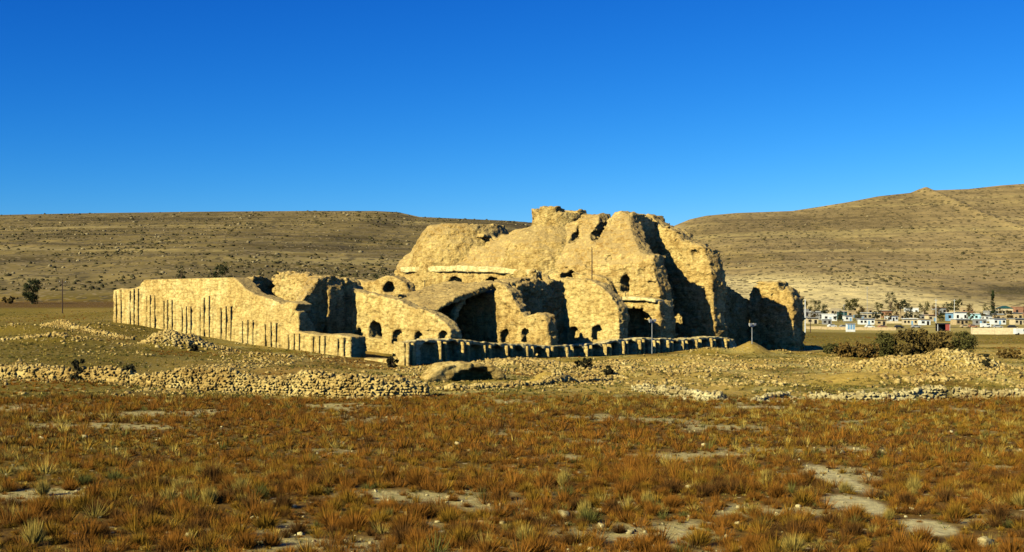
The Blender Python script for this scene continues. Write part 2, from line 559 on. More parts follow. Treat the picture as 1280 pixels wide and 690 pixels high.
def sheet(name, ys, ks, mat):
    Y, K = np.meshgrid(ys, ks, indexing='ij')
    X = K * Y
    Z = gz(X, Y)
    V = np.stack([X, Y, Z], -1).reshape(-1, 3)
    nc = len(ks)
    i, j = np.meshgrid(np.arange(len(ys) - 1), np.arange(nc - 1), indexing='ij')
    a = (i * nc + j).ravel()
    Fc = np.stack([a, a + 1, a + nc + 1, a + nc], 1)
    o = mesh_np(name, V, Fc, mat, tint=ground_tint(X, Y).reshape(-1, 3), smooth=True)
    o["kind"] = "structure"
    return o


ks = np.concatenate([np.linspace(-0.85, -0.43, 40)[:-1], np.linspace(-0.43, 0.43, 620), np.linspace(0.43, 0.85, 40)[1:]])
sheet("ground", np.exp(np.linspace(math.log(5), math.log(560), 520)), ks, M['ground'])
sheet("hills", np.concatenate([np.exp(np.linspace(math.log(560), math.log(2600), 380)), [3000, 4000, 7000]]), ks, M['hill'])


# ------------------------------------------------------------------ masonry solids (distance fields -> mesh)
def nets(S, o, h):
    ins = S < 0
    nx, ny, nz = S.shape
    cnt = np.zeros((nx - 1, ny - 1, nz - 1), np.int8)
    offs = [(i, j, k) for i in (0, 1) for j in (0, 1) for k in (0, 1)]
    for (i, j, k) in offs:
        cnt += ins[i:nx - 1 + i, j:ny - 1 + j, k:nz - 1 + k]
    m = (cnt > 0) & (cnt < 8)
    I = np.argwhere(m)
    vals = np.stack([S[I[:, 0] + i, I[:, 1] + j, I[:, 2] + k] for (i, j, k) in offs], 1)
    pos = np.zeros((len(I), 3)); c = np.zeros(len(I))
    for a in range(8):
        for b in range(a + 1, 8):
            da = np.array(offs[a]); db = np.array(offs[b])
            if np.abs(da - db).sum() != 1: continue
            va, vb = vals[:, a], vals[:, b]
            x = (va < 0) != (vb < 0)
            t = np.where(x, va / np.where(x, va - vb, 1), 0)
            pos += np.where(x[:, None], da + t[:, None] * (db - da), 0); c += x
    V = (I + pos / c[:, None]) * h + o
    ids = np.full(m.shape, -1, np.int64); ids[m] = np.arange(len(I))
    Q = []
    for ax in range(3):
        sl0 = [slice(1, -1)] * 3; sl1 = [slice(1, -1)] * 3
        sl0[ax] = slice(0, -1); sl1[ax] = slice(1, None)
        a = ins[tuple(sl0)]; b = ins[tuple(sl1)]
        E = np.argwhere(a != b)
        flip = a[E[:, 0], E[:, 1], E[:, 2]]
        E = E.copy()
        for q in range(3):
            if q != ax: E[:, q] += 1
        p, r = [(1, 2), (2, 0), (0, 1)][ax]
        def cid(dp, dr):
            e = E.copy(); e[:, p] -= dp; e[:, r] -= dr
            return ids[e[:, 0], e[:, 1], e[:, 2]]
        q4 = np.stack([cid(1, 1), cid(0, 1), cid(0, 0), cid(1, 0)], 1)
        q4[~flip] = q4[~flip][:, ::-1]
        Q.append(q4)
    return V, np.concatenate(Q)


def poly_sdf(a, b, P):
    P = np.array(P, float)
    d = np.full(a.shape, 1e9); s = np.zeros(a.shape, bool)
    n = len(P)
    for i in range(n):
        x0, y0 = P[i]; x1, y1 = P[(i + 1) % n]
        ex, ey = x1 - x0, y1 - y0
        t = np.clip(((a - x0) * ex + (b - y0) * ey) / (ex * ex + ey * ey + 1e-12), 0, 1)
        d = np.minimum(d, np.hypot(a - x0 - t * ex, b - y0 - t * ey))
        c = ((y0 > b) != (y1 > b)) & (a < (x1 - x0) * (b - y0) / (y1 - y0 + 1e-12) + x0)
        s ^= c
    return np.where(s, -d, d)


def on_u(px, py, u):
    k = (px - 640) / F
    y = (CX + CY + u / R2) / (1 + k)
    return ((y - k * y) - (CY - CX)) * R2, CAMZ - (py - HOR) / F * y       # v, z


def on_v(px, py, v):
    k = (px - 640) / F
    y = (CY - CX + v / R2) / (1 - k)
    return ((y + k * y) - (CY + CX)) * R2, CAMZ - (py - HOR) / F * y       # u, z


class Solid:
    def __init__(s, lo, hi, h=0.2):
        s.o = np.array(lo, float); s.h = h
        n = np.ceil((np.array(hi) - s.o) / h).astype(int) + 1
        s.ax = [s.o[i] + np.arange(n[i]) * h for i in range(3)]
        s.u = s.ax[0][:, None, None]; s.v = s.ax[1][None, :, None]; s.z = s.ax[2][None, None, :]
        s.S = np.full(n, 50.0, np.float32)

    def add(s, d): s.S = np.minimum(s.S, d.astype(np.float32)); return s
    def sub(s, d): s.S = np.maximum(s.S, -d.astype(np.float32)); return s

    def box(s, u0, u1, v0, v1, z0, z1):
        return np.maximum(np.maximum(np.abs(s.u - (u0 + u1) / 2) - (u1 - u0) / 2, np.abs(s.v - (v0 + v1) / 2) - (v1 - v0) / 2),
                          np.abs(s.z - (z0 + z1) / 2) - (z1 - z0) / 2)

    def slab_u(s, u0, u1, P, batter=0.0):
        d = poly_sdf(*np.meshgrid(s.ax[1], s.ax[2], indexing='ij'), P)[None]
        mid, ht = (u0 + u1) / 2, (u1 - u0) / 2
        return np.maximum(d, np.abs(s.u - mid) - ht + batter * np.maximum(s.z, 0))

    def slab_v(s, v0, v1, P):
        d = poly_sdf(*np.meshgrid(s.ax[0], s.ax[2], indexing='ij'), P)[:, None, :]
        return np.maximum(d, np.abs(s.v - (v0 + v1) / 2) - (v1 - v0) / 2)

    def arch_u(s, u0, u1, v, z0, w, zt):
        """round-headed opening through a wall that faces u"""
        r = w / 2
        d = np.minimum(np.maximum(np.abs(s.v - v) - r, np.maximum(s.z - (zt - r), z0 - s.z)), np.hypot(s.v - v, s.z - (zt - r)) - r)
        d = np.maximum(d, z0 - s.z)
        return np.maximum(d, np.abs(s.u - (u0 + u1) / 2) - (u1 - u0) / 2)

    def arch_v(s, v0, v1, u, z0, w, zt, flat=1.0):
        r = w / 2
        zc = zt - r * flat
        d = np.minimum(np.maximum(np.abs(s.u - u) - r, np.maximum(s.z - zc, z0 - s.z)), (np.hypot(s.u - u, (s.z - zc) / flat) - r) * min(1, flat))
        d = np.maximum(d, z0 - s.z)
        return np.maximum(d, np.abs(s.v - (v0 + v1) / 2) - (v1 - v0) / 2)

    def dome(s, uc, vc, zc, r, hgt, ztop=99, zbot=-9):
        q = np.sqrt(((s.u - uc) / r) ** 2 + ((s.v - vc) / r) ** 2 + (np.maximum(s.z - zc, 0) / hgt) ** 2)
        return np.maximum(np.maximum((q - 1) * min(r, hgt), s.z - ztop), zbot - s.z)

    def blob(s, uc, vc, zc, r, sq=1.0):
        return np.sqrt((s.u - uc) ** 2 + (s.v - vc) ** 2 + ((s.z - zc) / sq) ** 2) - r

    def build(s, name, parent, mat, rough=1.0, label=None, smooth=False):
        S = s.S
        band = np.abs(S) < 2.2
        I = np.argwhere(band)
        u, v, z = s.ax[0][I[:, 0]], s.ax[1][I[:, 1]], s.ax[2][I[:, 2]]
        n = 0.34 * vnoise(u / 3.4, v / 3.4, z / 2.6) + 0.22 * vnoise(u / 1.3 + 9, v / 1.3, z / 1.0) + 0.14 * vnoise(u / 0.62, v / 0.62 + 5, z / 0.5)
        pit = vnoise(u / 1.0 + 31, v / 1.0 + 3, z / 0.8)
        def blk(a, b, c, sd):
            zi = np.floor(z / c); off = LAT[(zi.astype(int) * 7 + sd) & 63, 3, sd] * a
            ui = np.floor((u + off) / a); vi = np.floor((v + off * 1.7) / b)
            return LAT[ui.astype(int) & 63, (vi.astype(int) * 5 + sd) & 63, zi.astype(int) & 63] - 0.5
        n = n + 0.38 * blk(0.75, 0.75, 0.46, 1)
        big_ = blk(1.7, 1.7, 1.1, 9)
        n = n + 0.65 * np.sign(big_) * big_ ** 2
        rag = vnoise(u / 2.1 + 5, v / 2.1 + 40, z / 1.6)
        n = n + 1.3 * np.maximum(pit - 0.5, 0) + 0.9 * np.maximum(rag - 0.45, 0)
        # flat faces stay fairly true, broken edges crumble
        S = S.copy(); S[band] += (rough * n).astype(np.float32)
        S[0] = S[-1] = 5; S[:, 0] = S[:, -1] = 5; S[:, :, 0] = S[:, :, -1] = 5
        V, Q = nets(S, s.o, s.h)
        o = mesh_np(name, V, Q, mat, parent, smooth=smooth)
        if label: o["label"] = label
        return o


palace = empty("palace_ruin", (CX, CY, 0), math.pi / 4)
tag(palace, "huge ruined sandy stone palace with broken domes and pilastered outer wall", "ruin")
MP = M['palace']

# --- long outer wall with paired pilasters (faces left, full sun)
prof = [(438, 421), (420, 417), (400, 418), (382, 416), (368, 413), (361, 404), (366, 392), (372, 380), (362, 376), (350, 378), (335, 372), (318, 368), (307, 361), (297, 351),
        (286, 343), (276, 339), (258, 338), (240, 340), (205, 341), (190, 344), (180, 350), (174, 357), (168, 359), (160, 361), (150, 360), (143, 364)]
P = [on_u(x, y, 0) for x, y in prof]
P = [(P[0][0], -3)] + P + [(P[-1][0], -3)]
vmax = max(p[0] for p in P)
s = Solid((-1.5, -1.5, -3.2), (7.5, vmax + 1.5, 13.5), 0.2)
s.add(s.slab_u(0, 3.2, P))
s.add(s.box(0, 2.6, 0, 2.6, -3, 2.9))
s.add(s.box(0.2, 2.4, 2, 10, -3, 0.1 + 0.0))
s.add(s.slab_v(27.2, 31, [(0.2, -3), (0.2, 7.4), (1.5, 7.6), (3.0, 6.2), (4.0, 4.0), (4.8, 2.6), (5.5, 1.5), (5.5, -3)]))
def pilaster(parent, a, b0, b1, face, w=1.05, dep=0.62, at0=0.0):
    """half-round engaged column; face 'u' sits on u=0, 'v' on v=0"""
    n, mz = 8, max(4, int((b1 - b0) / 0.45))
    V = []; Fc = []
    for j in range(mz + 1):
        z = b0 + (b1 - b0) * j / mz
        for i in range(n):
            t = math.pi * i / (n - 1)
            rr = 1 + rng.normal(0, 0.03)
            if j == mz: rr *= 0.85
            p, q = -math.cos(t) * w / 2 * rr, -math.sin(t) ** 0.6 * dep * rr
            if i in (0, n - 1): q = 0.3
            q += at0
            V.append((q, a + p, z) if face == 'u' else (a - p, q, z))
    for j in range(mz):
        for i in range(n - 1):
            k = j * n + i
            Fc.append((k, k + n, k + n + 1, k + 1) if face == 'u' else (k, k + n, k + n + 1, k + 1))
    me_top = [mz * n + i for i in range(n)]
    for i in range(1, n - 2, 1):
        Fc.append((me_top[0], me_top[i + 1], me_top[i + 1], me_top[i])) if False else None
    cap = len(V); z = b1 + 0.05
    V.append((0.1, a, z) if face == 'u' else (a, 0.1, z))
    for i in range(n - 1):
        Fc.append((me_top[i], me_top[i + 1], cap, cap))
    me = bpy.data.meshes.new("pilaster")
    me.from_pydata(V, [], [f if len(set(f)) == 4 else tuple(dict.fromkeys(f)) for f in Fc])
    me.update(); me.materials.append(M['plaster'])
    o = bpy.data.objects.new("pilaster", me); COL.objects.link(o); o.parent = parent
    return o


topz = lambda v: np.interp(v, [p[0] for p in P[1:-1]], [p[1] for p in P[1:-1]])
pil_px = [(146, 362), (152, 361), (168, 361), (173.5, 361), (188.5, 369), (194, 369), (210, 375), (215.5, 375), (233.5, 383), (239, 383), (255.5, 372), (262, 370), (283, 383), (289, 383),
          (310, 400), (316.5, 400), (339, 403), (345.5, 404), (368, 417), (374.5, 417), (399.5, 419), (406, 419), (430, 422)]
for (a1, b1), (a2, b2) in zip(pil_px[0::2], pil_px[1::2]):
    va, za = on_u(a1, b1, 0); vb, zb = on_u(a2, b2, 0)
    s.add(s.box(-0.2, 0.6, min(va, vb) - 1.15, max(va, vb) + 1.15, -3, min(max(za, zb), float(topz((va + vb) / 2)) - 0.2)))
ow = s.build("outer_wall", palace, M['plaster'], 0.27)
for px, py in pil_px:
    v, z = on_u(px, py, 0)
    z = min(z, topz(v) - 0.3)
    x, y = UV(0, v)
    pilaster(ow, v, g1(x, y) - 0.7, z, 'u', 0.9, 0.36, -0.2)
for (a1, b1), (a2, b2) in zip(pil_px[1::2], pil_px[2::2]):        # worn single columns between the pairs
    va, za = on_u(a1, b1, 0); vb, zb = on_u(a2, b2, 0)
    v = va + (vb - va) * 0.62
    z = min(min(za, zb) - 0.2, topz(v) - 0.5)
    pilaster(ow, v, g1(*UV(0, v)) - 0.7, z, 'u', 1.2, 0.40, 0.0)

# --- low front wall: row of deep niches (faces right, in shade)
prof = [(506, 427), (520, 425), (545, 424), (563, 423), (580, 425), (605, 428), (650, 430), (690, 432), (730, 430), (752, 428), (775, 424), (800, 422), (850, 424), (885, 421), (905, 421), (917, 424), (922, 431)]
PF = [on_v(x, y, 0) for x, y in prof]
topf = lambda u: float(np.interp(u, [p[0] for p in PF], [p[1] for p in PF]))
P = [(PF[0][0], -3)] + PF + [(PF[-1][0], -3)]
umax = PF[-1][0]
s = Solid((-1.5, -1.2, -3.2), (umax + 1.5, 4.5, 5.0), 0.2)
s.add(s.slab_v(0, 2.6, P))
piers = []
u = 5.2; i = 0
while u < umax - 4:
    g = g1(*UV(u, -0.5))
    wd = 3.5 if i < 9 else rng.uniform(2.0, 3.2)
    s.sub(s.arch_v(-1, 2.15, u, g - 1.2, wd, topf(u) - 0.4, 0.55))
    if i < 9:
        s.sub(s.box(u + 2.45 - 0.22, u + 2.45 + 0.22, -1, 0.6, g - 0.5, topf(u + 2.4) - 0.5))
    piers.append(u + 2.45)
    u += 4.9 if i < 9 else rng.uniform(3.8, 4.8); i += 1
fw = s.build("front_wall", palace, M['pale_plaster'], 0.36)
for i, u in enumerate(piers):
    for du in (-0.6, 0.6):
        pilaster(fw, u + du, g1(*UV(u, -0.5)) - 0.7, topf(u) - 0.25 - 0.25 * rng.random(), 'v', 0.5, rng.uniform(0.45, 0.75))
for u in (0.7, 1.7):
    pilaster(fw, u, g1(*UV(u, -0.5)) - 0.7, topf(1) - 0.3, 'v', 0.6, 0.45)


def cross(name, u0, th, prof, lo_v, hi_v, ops=None, h=0.22, rough=0.75, mat=None, label=None):
    P = [on_u(x, y, u0) for x, y in prof]
    vs = [p[0] for p in P]; zs = [p[1] for p in P]
    P = [(P[0][0], -3)] + P + [(P[-1][0], -3)]
    s = Solid((u0 - 1.6, min(vs) - 1.6, -3.2), (u0 + th + 1.8, max(vs) + 1.6, max(zs) + 1.6), h)
    s.add(s.slab_u(u0, u0 + th, P))
    if ops: ops(s)
    return s.build(name, palace, mat or MP, rough, label)


def hole(s, u0, px, py0, py1, wpx, depth, thru=False, front=1.2):
    """round-headed niche whose sill is at row py1 and crown at row py0"""
    v, zt = on_u(px, py0, u0); _, zb = on_u(px, py1, u0)
    v2, _ = on_u(px + wpx / 2, py0, u0); v1, _ = on_u(px - wpx / 2, py0, u0)
    s.sub(s.arch_u(u0 - front, u0 + depth, v, zb, abs(v1 - v2), zt))


# --- wall A behind the corner, with arched window and small niches
def opsA(s):
    hole(s, 13.7, 468, 401, 422, 15, 4)
    hole(s, 13.7, 448, 411, 430, 9, 1.6)
    hole(s, 13.7, 495, 413, 430, 11, 1.2)
    hole(s, 13.7, 523, 414, 431, 12, 1.3)
    hole(s, 13.7, 553, 413, 431, 11, 1.3)
cross("cross_wall", 13.7, 2.6, [(563, 412), (557, 403), (549, 397), (540, 391), (526, 386), (512, 382), (500, 376), (485, 371), (468, 367), (452, 364), (441, 362), (434, 350), (430, 346)], 0, 0, opsA, 0.2, 0.5, M['plaster'])

# --- wall B between the two halls
def opsB(s):
    hole(s, 32.9, 630, 411, 428, 10, 1.3)
    hole(s, 32.9, 656, 411, 428, 10, 1.3)
    s.add(s.blob(34.5, 13.0, 10.5, 1.6))
cross("cross_wall", 32.9, 2.4, [(686, 425), (684, 404), (681, 394), (672, 391), (661, 393), (655, 396), (650, 388), (643, 378), (638, 366), (632, 358), (624, 353), (617, 354)], 0, 0, opsB, 0.2, 0.6)

# --- wall D with arched top
def opsD(s):
    hole(s, 52.5, 745, 407, 426, 12, 1.5)
    hole(s, 52.5, 716, 408, 426, 12, 1.5)
cross("cross_wall", 52.5, 2.8, [(774, 430), (774, 395), (772, 384), (766, 373), (757, 363), (748, 355), (738, 350), (724, 348), (703, 348), (699, 348)], 0, 0, opsD, 0.2, 0.5, M['plaster'])

# --- rear wall of the first hall and the masonry beyond it
s = Solid((1, 28.5, -3.2), (17, 35, 14.5))
s.add(s.slab_v(30.0, 32.5, [(2.2, -3), (2.2, 7.5), (4.2, 10.6), (6.5, 13.0), (9.5, 13.7), (12.5, 13.4), (15.2, 12), (15.2, -3)]))
s.sub(s.arch_v(28, 34, 8.6, -1, 2.4, 4.6))
s.build("hall_wall", palace, MP, 0.8)
s = Solid((6, 29, -3.2), (13.5, 50, 16.5))
P = [on_u(x, y, 8) for x, y in [(411, 372), (408, 350), (400, 346), (385, 345), (380, 342), (364, 341), (349, 341), (343, 344), (341, 350), (340, 366)]]
s.add(s.slab_u(8, 11.5, [(P[0][0], -3)] + P + [(P[-1][0], -3)]))
s.build("hall_wall", palace, MP, 0.9)
s = Solid((1, 45.5, -3.2), (12.5, 51, 15))
s.add(s.slab_v(47, 49, [(2.5, -3), (2.5, 12.6), (5, 13.6), (8, 13.2), (11, 12.4), (11, -3)]))
s.build("hall_wall", palace, MP, 0.8)

# --- barrel vault of the middle hall (crown broken against wall B)
s = Solid((14.5, 12.6, -3.2), (37, 31.5, 14.5), 0.22)
q = lambda a, b: (np.sqrt(((s.u - 33.2) / a) ** 2 + ((s.z - 5.2) / b) ** 2) - 1) * min(a, b)
sh = np.maximum(q(9.6, 6.7), -q(8.9, 6.0))
sh = np.maximum(np.maximum(sh, 4.6 - s.z), np.abs(s.v - 15.2) - 0.6) + 0 * s.v
s.add(np.maximum(sh, s.u - 35.2))
s.add(s.slab_v(14.2, 29.8, [(18.4, 6.9), (18.6, 7.7), (24, 9.9), (29.4, 11.5), (35.1, 12.8), (35.1, 11.6), (29.4, 10.5), (24, 8.9)]))
s.add(s.box(16.2, 35.0, 28.0, 29.8, -3, 7.4))
s.add(s.box(16.4, 18.6, 14.4, 16.6, -3, 7.2))
s.add(s.box(22.5, 35.0, 28.0, 29.8, -3, 10.5))
s.add(s.box(32.9, 35.2, 12.8, 29.8, -3, 10.8))
s.build("vault", palace, M['brown'], 0.5)

# --- rear wall and broken vault of the next hall
s = Solid((33.5, 13.5, -3.2), (55, 24, 17.5))
s.add(s.slab_v(15.5, 18.0, [(35, -3), (35, 8.6), (38, 10.2), (41, 12.2), (45, 13.4), (50, 13.4), (53.2, 12.8), (53.2, -3)]))
qq = (np.sqrt(((s.u - 44) / 9.5) ** 2 + ((s.z - 6.5) / 6.8) ** 2) - 1) * 6.8
s.add(np.maximum(np.maximum(qq, -(qq + 1.1)), np.maximum(6 - s.z, np.abs(s.v - 19.5) - 3.0)) + 0 * s.v)
s.add(s.blob(47.2, 18.2, 13.4, 1.1, 1.6))
s.add(s.blob(49.3, 17.4, 13.6, 0.9, 1.0))
s.sub(s.arch_v(14, 20, 46, -1, 2.6, 4.5))
s.build("vault", palace, MP, 0.9)

# --- wall behind wall A (rear courtyard side)
def opsK(s):
    hole(s, 38, 486, 351, 366, 16, 2.2)
cross("cross_wall", 38, 2.5, [(512, 372), (505, 352), (494, 347), (482, 345), (470, 350), (455, 351), (440, 349), (425, 348), (412, 350), (400, 352)], 0, 0, opsK, 0.28)

# --- the great courtyard wall under the domes
U0 = 66.0
prof = [(829, 436), (828, 410), (826, 385), (824, 360), (819, 345), (818, 319), (803, 317), (798, 310), (793, 299), (788, 284), (786, 268), (778, 264), (769, 265),
        (765, 268), (758, 287), (746, 305), (738, 301), (737, 292), (742, 288), (748, 278), (749, 266), (741, 268), (728, 268), (722, 276), (700, 281), (680, 283), (657, 284), (642, 286), (632, 292), (624, 293), (618, 300), (608, 298), (604, 292), (590, 291), (575, 287), (556, 285), (545, 287), (530, 297), (514, 311), (501, 324), (497, 345), (496, 375)]
LEAN = 0.68
def on_lean(x, y):
    uu = U0 + 0.9
    for _ in range(30):
        v, z = on_u(x, y, uu)
        uu = 0.5 * uu + 0.5 * (U0 + 0.9 + LEAN * max(z - 16.5, 0))
    return v, z, uu
P = [on_lean(x, y)[:2] for x, y in prof]
vs = [p[0] for p in P]
s = Solid((U0 - 2.5, min(vs) - 1.5, -3.2), (U0 + 15.5, max(vs) + 1.5, 30), 0.21)
low = [(829, 436), (827, 376), (770, 372), (760, 345), (700, 341), (660, 338), (600, 337), (520, 336), (497, 338), (496, 375)]
PL = [on_u(x, y, U0) for x, y in low]
d2 = poly_sdf(*np.meshgrid(s.ax[1], s.ax[2], indexing='ij'), [(P[0][0], -3)] + P + [(P[-1][0], -3)])[None]
lu = s.u - LEAN * np.maximum(s.z - 16.5, 0)
s.add(np.maximum(d2, (np.abs(lu - (U0 + 2.75)) - 1.85) * 0.83))
s.add(s.slab_u(U0 - 0.7, U0 + 3.5, [(PL[0][0], -3)] + PL + [(PL[-1][0], -3)]))
U1 = U0 + 0.9
hole(s, U1, 780.5, 345, 365, 11, 6, front=2.5)
hole(s, U1, 714, 337.5, 347, 16, 6, front=2.5)
v, z, uu = on_lean(717, 297); s.sub(s.box(uu - 3, uu + 2.6, v - 1.0, v + 1.0, z - 1.0, z + 1.0))
v, z, uu = on_lean(721, 287); s.sub(s.box(uu - 3, uu + 1.2, v - 0.4, v + 0.4, z - 1.4, z + 1.4))
v, z, uu = on_lean(597, 302); s.sub(s.box(uu - 3, uu + 2.8, v - 2.6, v + 2.4, z - 0.9, z + 0.9))
v, z, uu = on_lean(608, 297); s.sub(s.box(uu - 3, uu + 2.8, v - 1.6, v + 1.2, z - 0.9, z + 1.2))
hole(s, U1, 681, 320, 341, 15, 2.6, front=2.5)
hole(s, U1, 687, 328, 346, 10, 2.6, front=2.5)
hole(s, U0, 571, 345, 376, 20, 2.8)
hole(s, U0, 617, 346, 378, 24, 3.0)
hole(s, U0, 665, 345, 372, 22, 3.0)
hole(s, U0, 797, 384, 440, 36, 3.0)  # arched recess added to darken the wall where wall D casts its shadow
for (px, py) in ((560, 316), (640, 320), (735, 330), (760, 322), (690, 310), (800, 340)):
    v, z, uu = on_lean(px, py)
    s.sub(s.blob(uu, v, z, rng.uniform(0.5, 0.9)))
s.build("courtyard_wall", palace, MP, 0.55)

def ledge(pxs, u0, dep, hgt_):
    Pt = [on_u(x, y, u0) for x, y in pxs]
    vs_ = [p[0] for p in Pt]; zs_ = [p[1] for p in Pt]
    s = Solid((u0 - 0.8, min(vs_) - 0.8, min(zs_) - 1.8), (u0 + dep + 1.4, max(vs_) + 0.8, max(zs_) + 1.4), 0.18)
    s.add(s.slab_u(u0, u0 + dep, [(v_, z_ - hgt_) for v_, z_ in Pt] + [(v_, z_) for v_, z_ in Pt[::-1]]))
    s.build("ledge", palace, M['pale_plaster'], 0.26)


ledge([(500, 334), (530, 333), (570, 332), (610, 333), (650, 336), (672, 338)], U0 - 1.5, 3.0, 1.25)
ledge([(774, 371), (790, 371), (806, 372), (819, 374)], U0 - 1.6, 3.0, 0.7)
# --- the domes
s = Solid((62.5, 25, 8), (88, 53, 31.5), 0.27)
s.add(s.dome(76.5, 39.3, 14.5, 12.2, 12.3, 28.7, 9))
s.sub(s.dome(76.5, 39.3, 14.5, 9.9, 10.4))
s.add(np.maximum(np.hypot(s.u - 76.2, s.v - 38.6) - 5.9, np.abs(s.z - 24.0) - 4.75))
s.sub(np.maximum(np.hypot(s.u - 76.2, s.v - 38.6) - 4.0, 22 - s.z))
s.sub(s.box(70, 82, 31.5, 35.2, 27.6, 30))
s.sub(s.box(70, 73, 39, 40.2, 27.9, 30))
s.build("dome", palace, M['brown'], 0.7)
s = Solid((62, 52, 8), (90, 84, 29.5), 0.27)
s.add(s.dome(77.0, 68.5, 13.5, 12.8, 17.5, 26.6, 9))
s.sub(s.dome(77.0, 68.5, 13.5, 10.4, 15.2))
v, z = on_u(616, 285, 69); s.sub(s.box(60, 80, v - 2.5, v + 1.0, z - 1.2, z + 4))
s.build("dome", palace, M['brown'], 0.7)

# --- broken end dome: what stands of its shell, cut open towards the right, in shade
s = Solid((65, 9, -3.2), (89, 26, 30))
s.add(s.slab_v(17.2, 23.0, [(67.5, -3), (67.5, 17.0), (72, 23.5), (74.6, 27.2), (79.6, 26.9), (82, 24.6), (84.5, 22), (84.5, -3)]))
s.sub(s.arch_v(8, 21.5, 75.2, -4, 12.6, 13.8))
s.build("chamber_wall", palace, MP, 0.8)
cross("chamber_wall", 82.0, 4.2, [(895, 436), (893, 400), (891, 370), (890, 350), (887, 328), (881, 312), (873, 304), (862, 303), (851, 300), (847, 291), (838, 287), (828, 284), (819, 275), (812, 268), (806, 268)], 0, 0,
      lambda s: s.sub(s.blob(82, on_u(868, 318, 82)[0], on_u(868, 318, 82)[1], 0.8)), 0.24, 0.8)
# --- end rooms
s = Solid((84, 11, -3.2), (110.5, 17, 17))
s.add(s.slab_v(12.8, 15, [(85.5, -3), (85.5, 15.2), (87.5, 14.2), (89, 13.4), (97, 13.2), (101, 12.4), (104, 11.0), (108.5, 9.5), (108.5, -3)]))
s.build("end_room_wall", palace, MP, 0.8)
cross("end_wall", 107.0, 4.0, [(992, 440), (992, 392), (991, 376), (988, 364), (982, 359), (977, 364), (974, 362), (973, 353), (960, 352), (947, 353), (942, 358), (938, 366), (936, 385)], 0, 0, None, 0.24, 0.8)



# ------------------------------------------------------------------ stones
def ico(sub=0):
    import bmesh
    bm = bmesh.new(); bmesh.ops.create_icosphere(bm, subdivisions=sub + 1, radius=1.0)
    V = np.array([v.co[:] for v in bm.verts]); Fc = np.array([[v.index for v in f.verts] for f in bm.faces])
    bm.free(); return V, Fc


IV, IF = ico(1)
VARS = []
for i in range(14):
    r = np.random.default_rng(100 + i)
    V = IV.copy()
    V = np.sign(V) * np.abs(V) ** 0.72                      # blocky
    V *= 1 + 0.16 * r.normal(size=(len(V), 1))
    for _ in range(3):                                       # cut flats
        nrm = r.normal(size=3); nrm /= np.linalg.norm(nrm)
        dd = V @ nrm; lim = r.uniform(0.55, 0.8)
        V = V - np.maximum(dd - lim, 0)[:, None] * nrm
    VARS.append(V)


def rot_z(a):
    c, s_ = np.cos(a), np.sin(a)
    R = np.zeros((len(a), 3, 3)); R[:, 0, 0] = c; R[:, 0, 1] = -s_; R[:, 1, 0] = s_; R[:, 1, 1] = c; R[:, 2, 2] = 1
    return R


def stones_np(pos, size, yaw):
    """merged stones; pos (n,3), size (n,3) half extents"""
    n = len(pos)
    R = rot_z(np.asarray(yaw))
    vi = rng.integers(0, len(VARS), n)
    T = np.stack([VARS[i] for i in vi]) * np.asarray(size)[:, None, :]
    tilt = rng.normal(0, 0.15, (n, 2))
    T[:, :, 2] += T[:, :, 0] * tilt[:, :1] + T[:, :, 1] * tilt[:, 1:]
    V = np.einsum('nij,nvj->nvi', R, T) + np.asarray(pos)[:, None, :]
    Fc = IF[None] + (np.arange(n) * len(IV))[:, None, None]
    return V.reshape(-1, 3), Fc.reshape(-1, 3)


WALLS = []


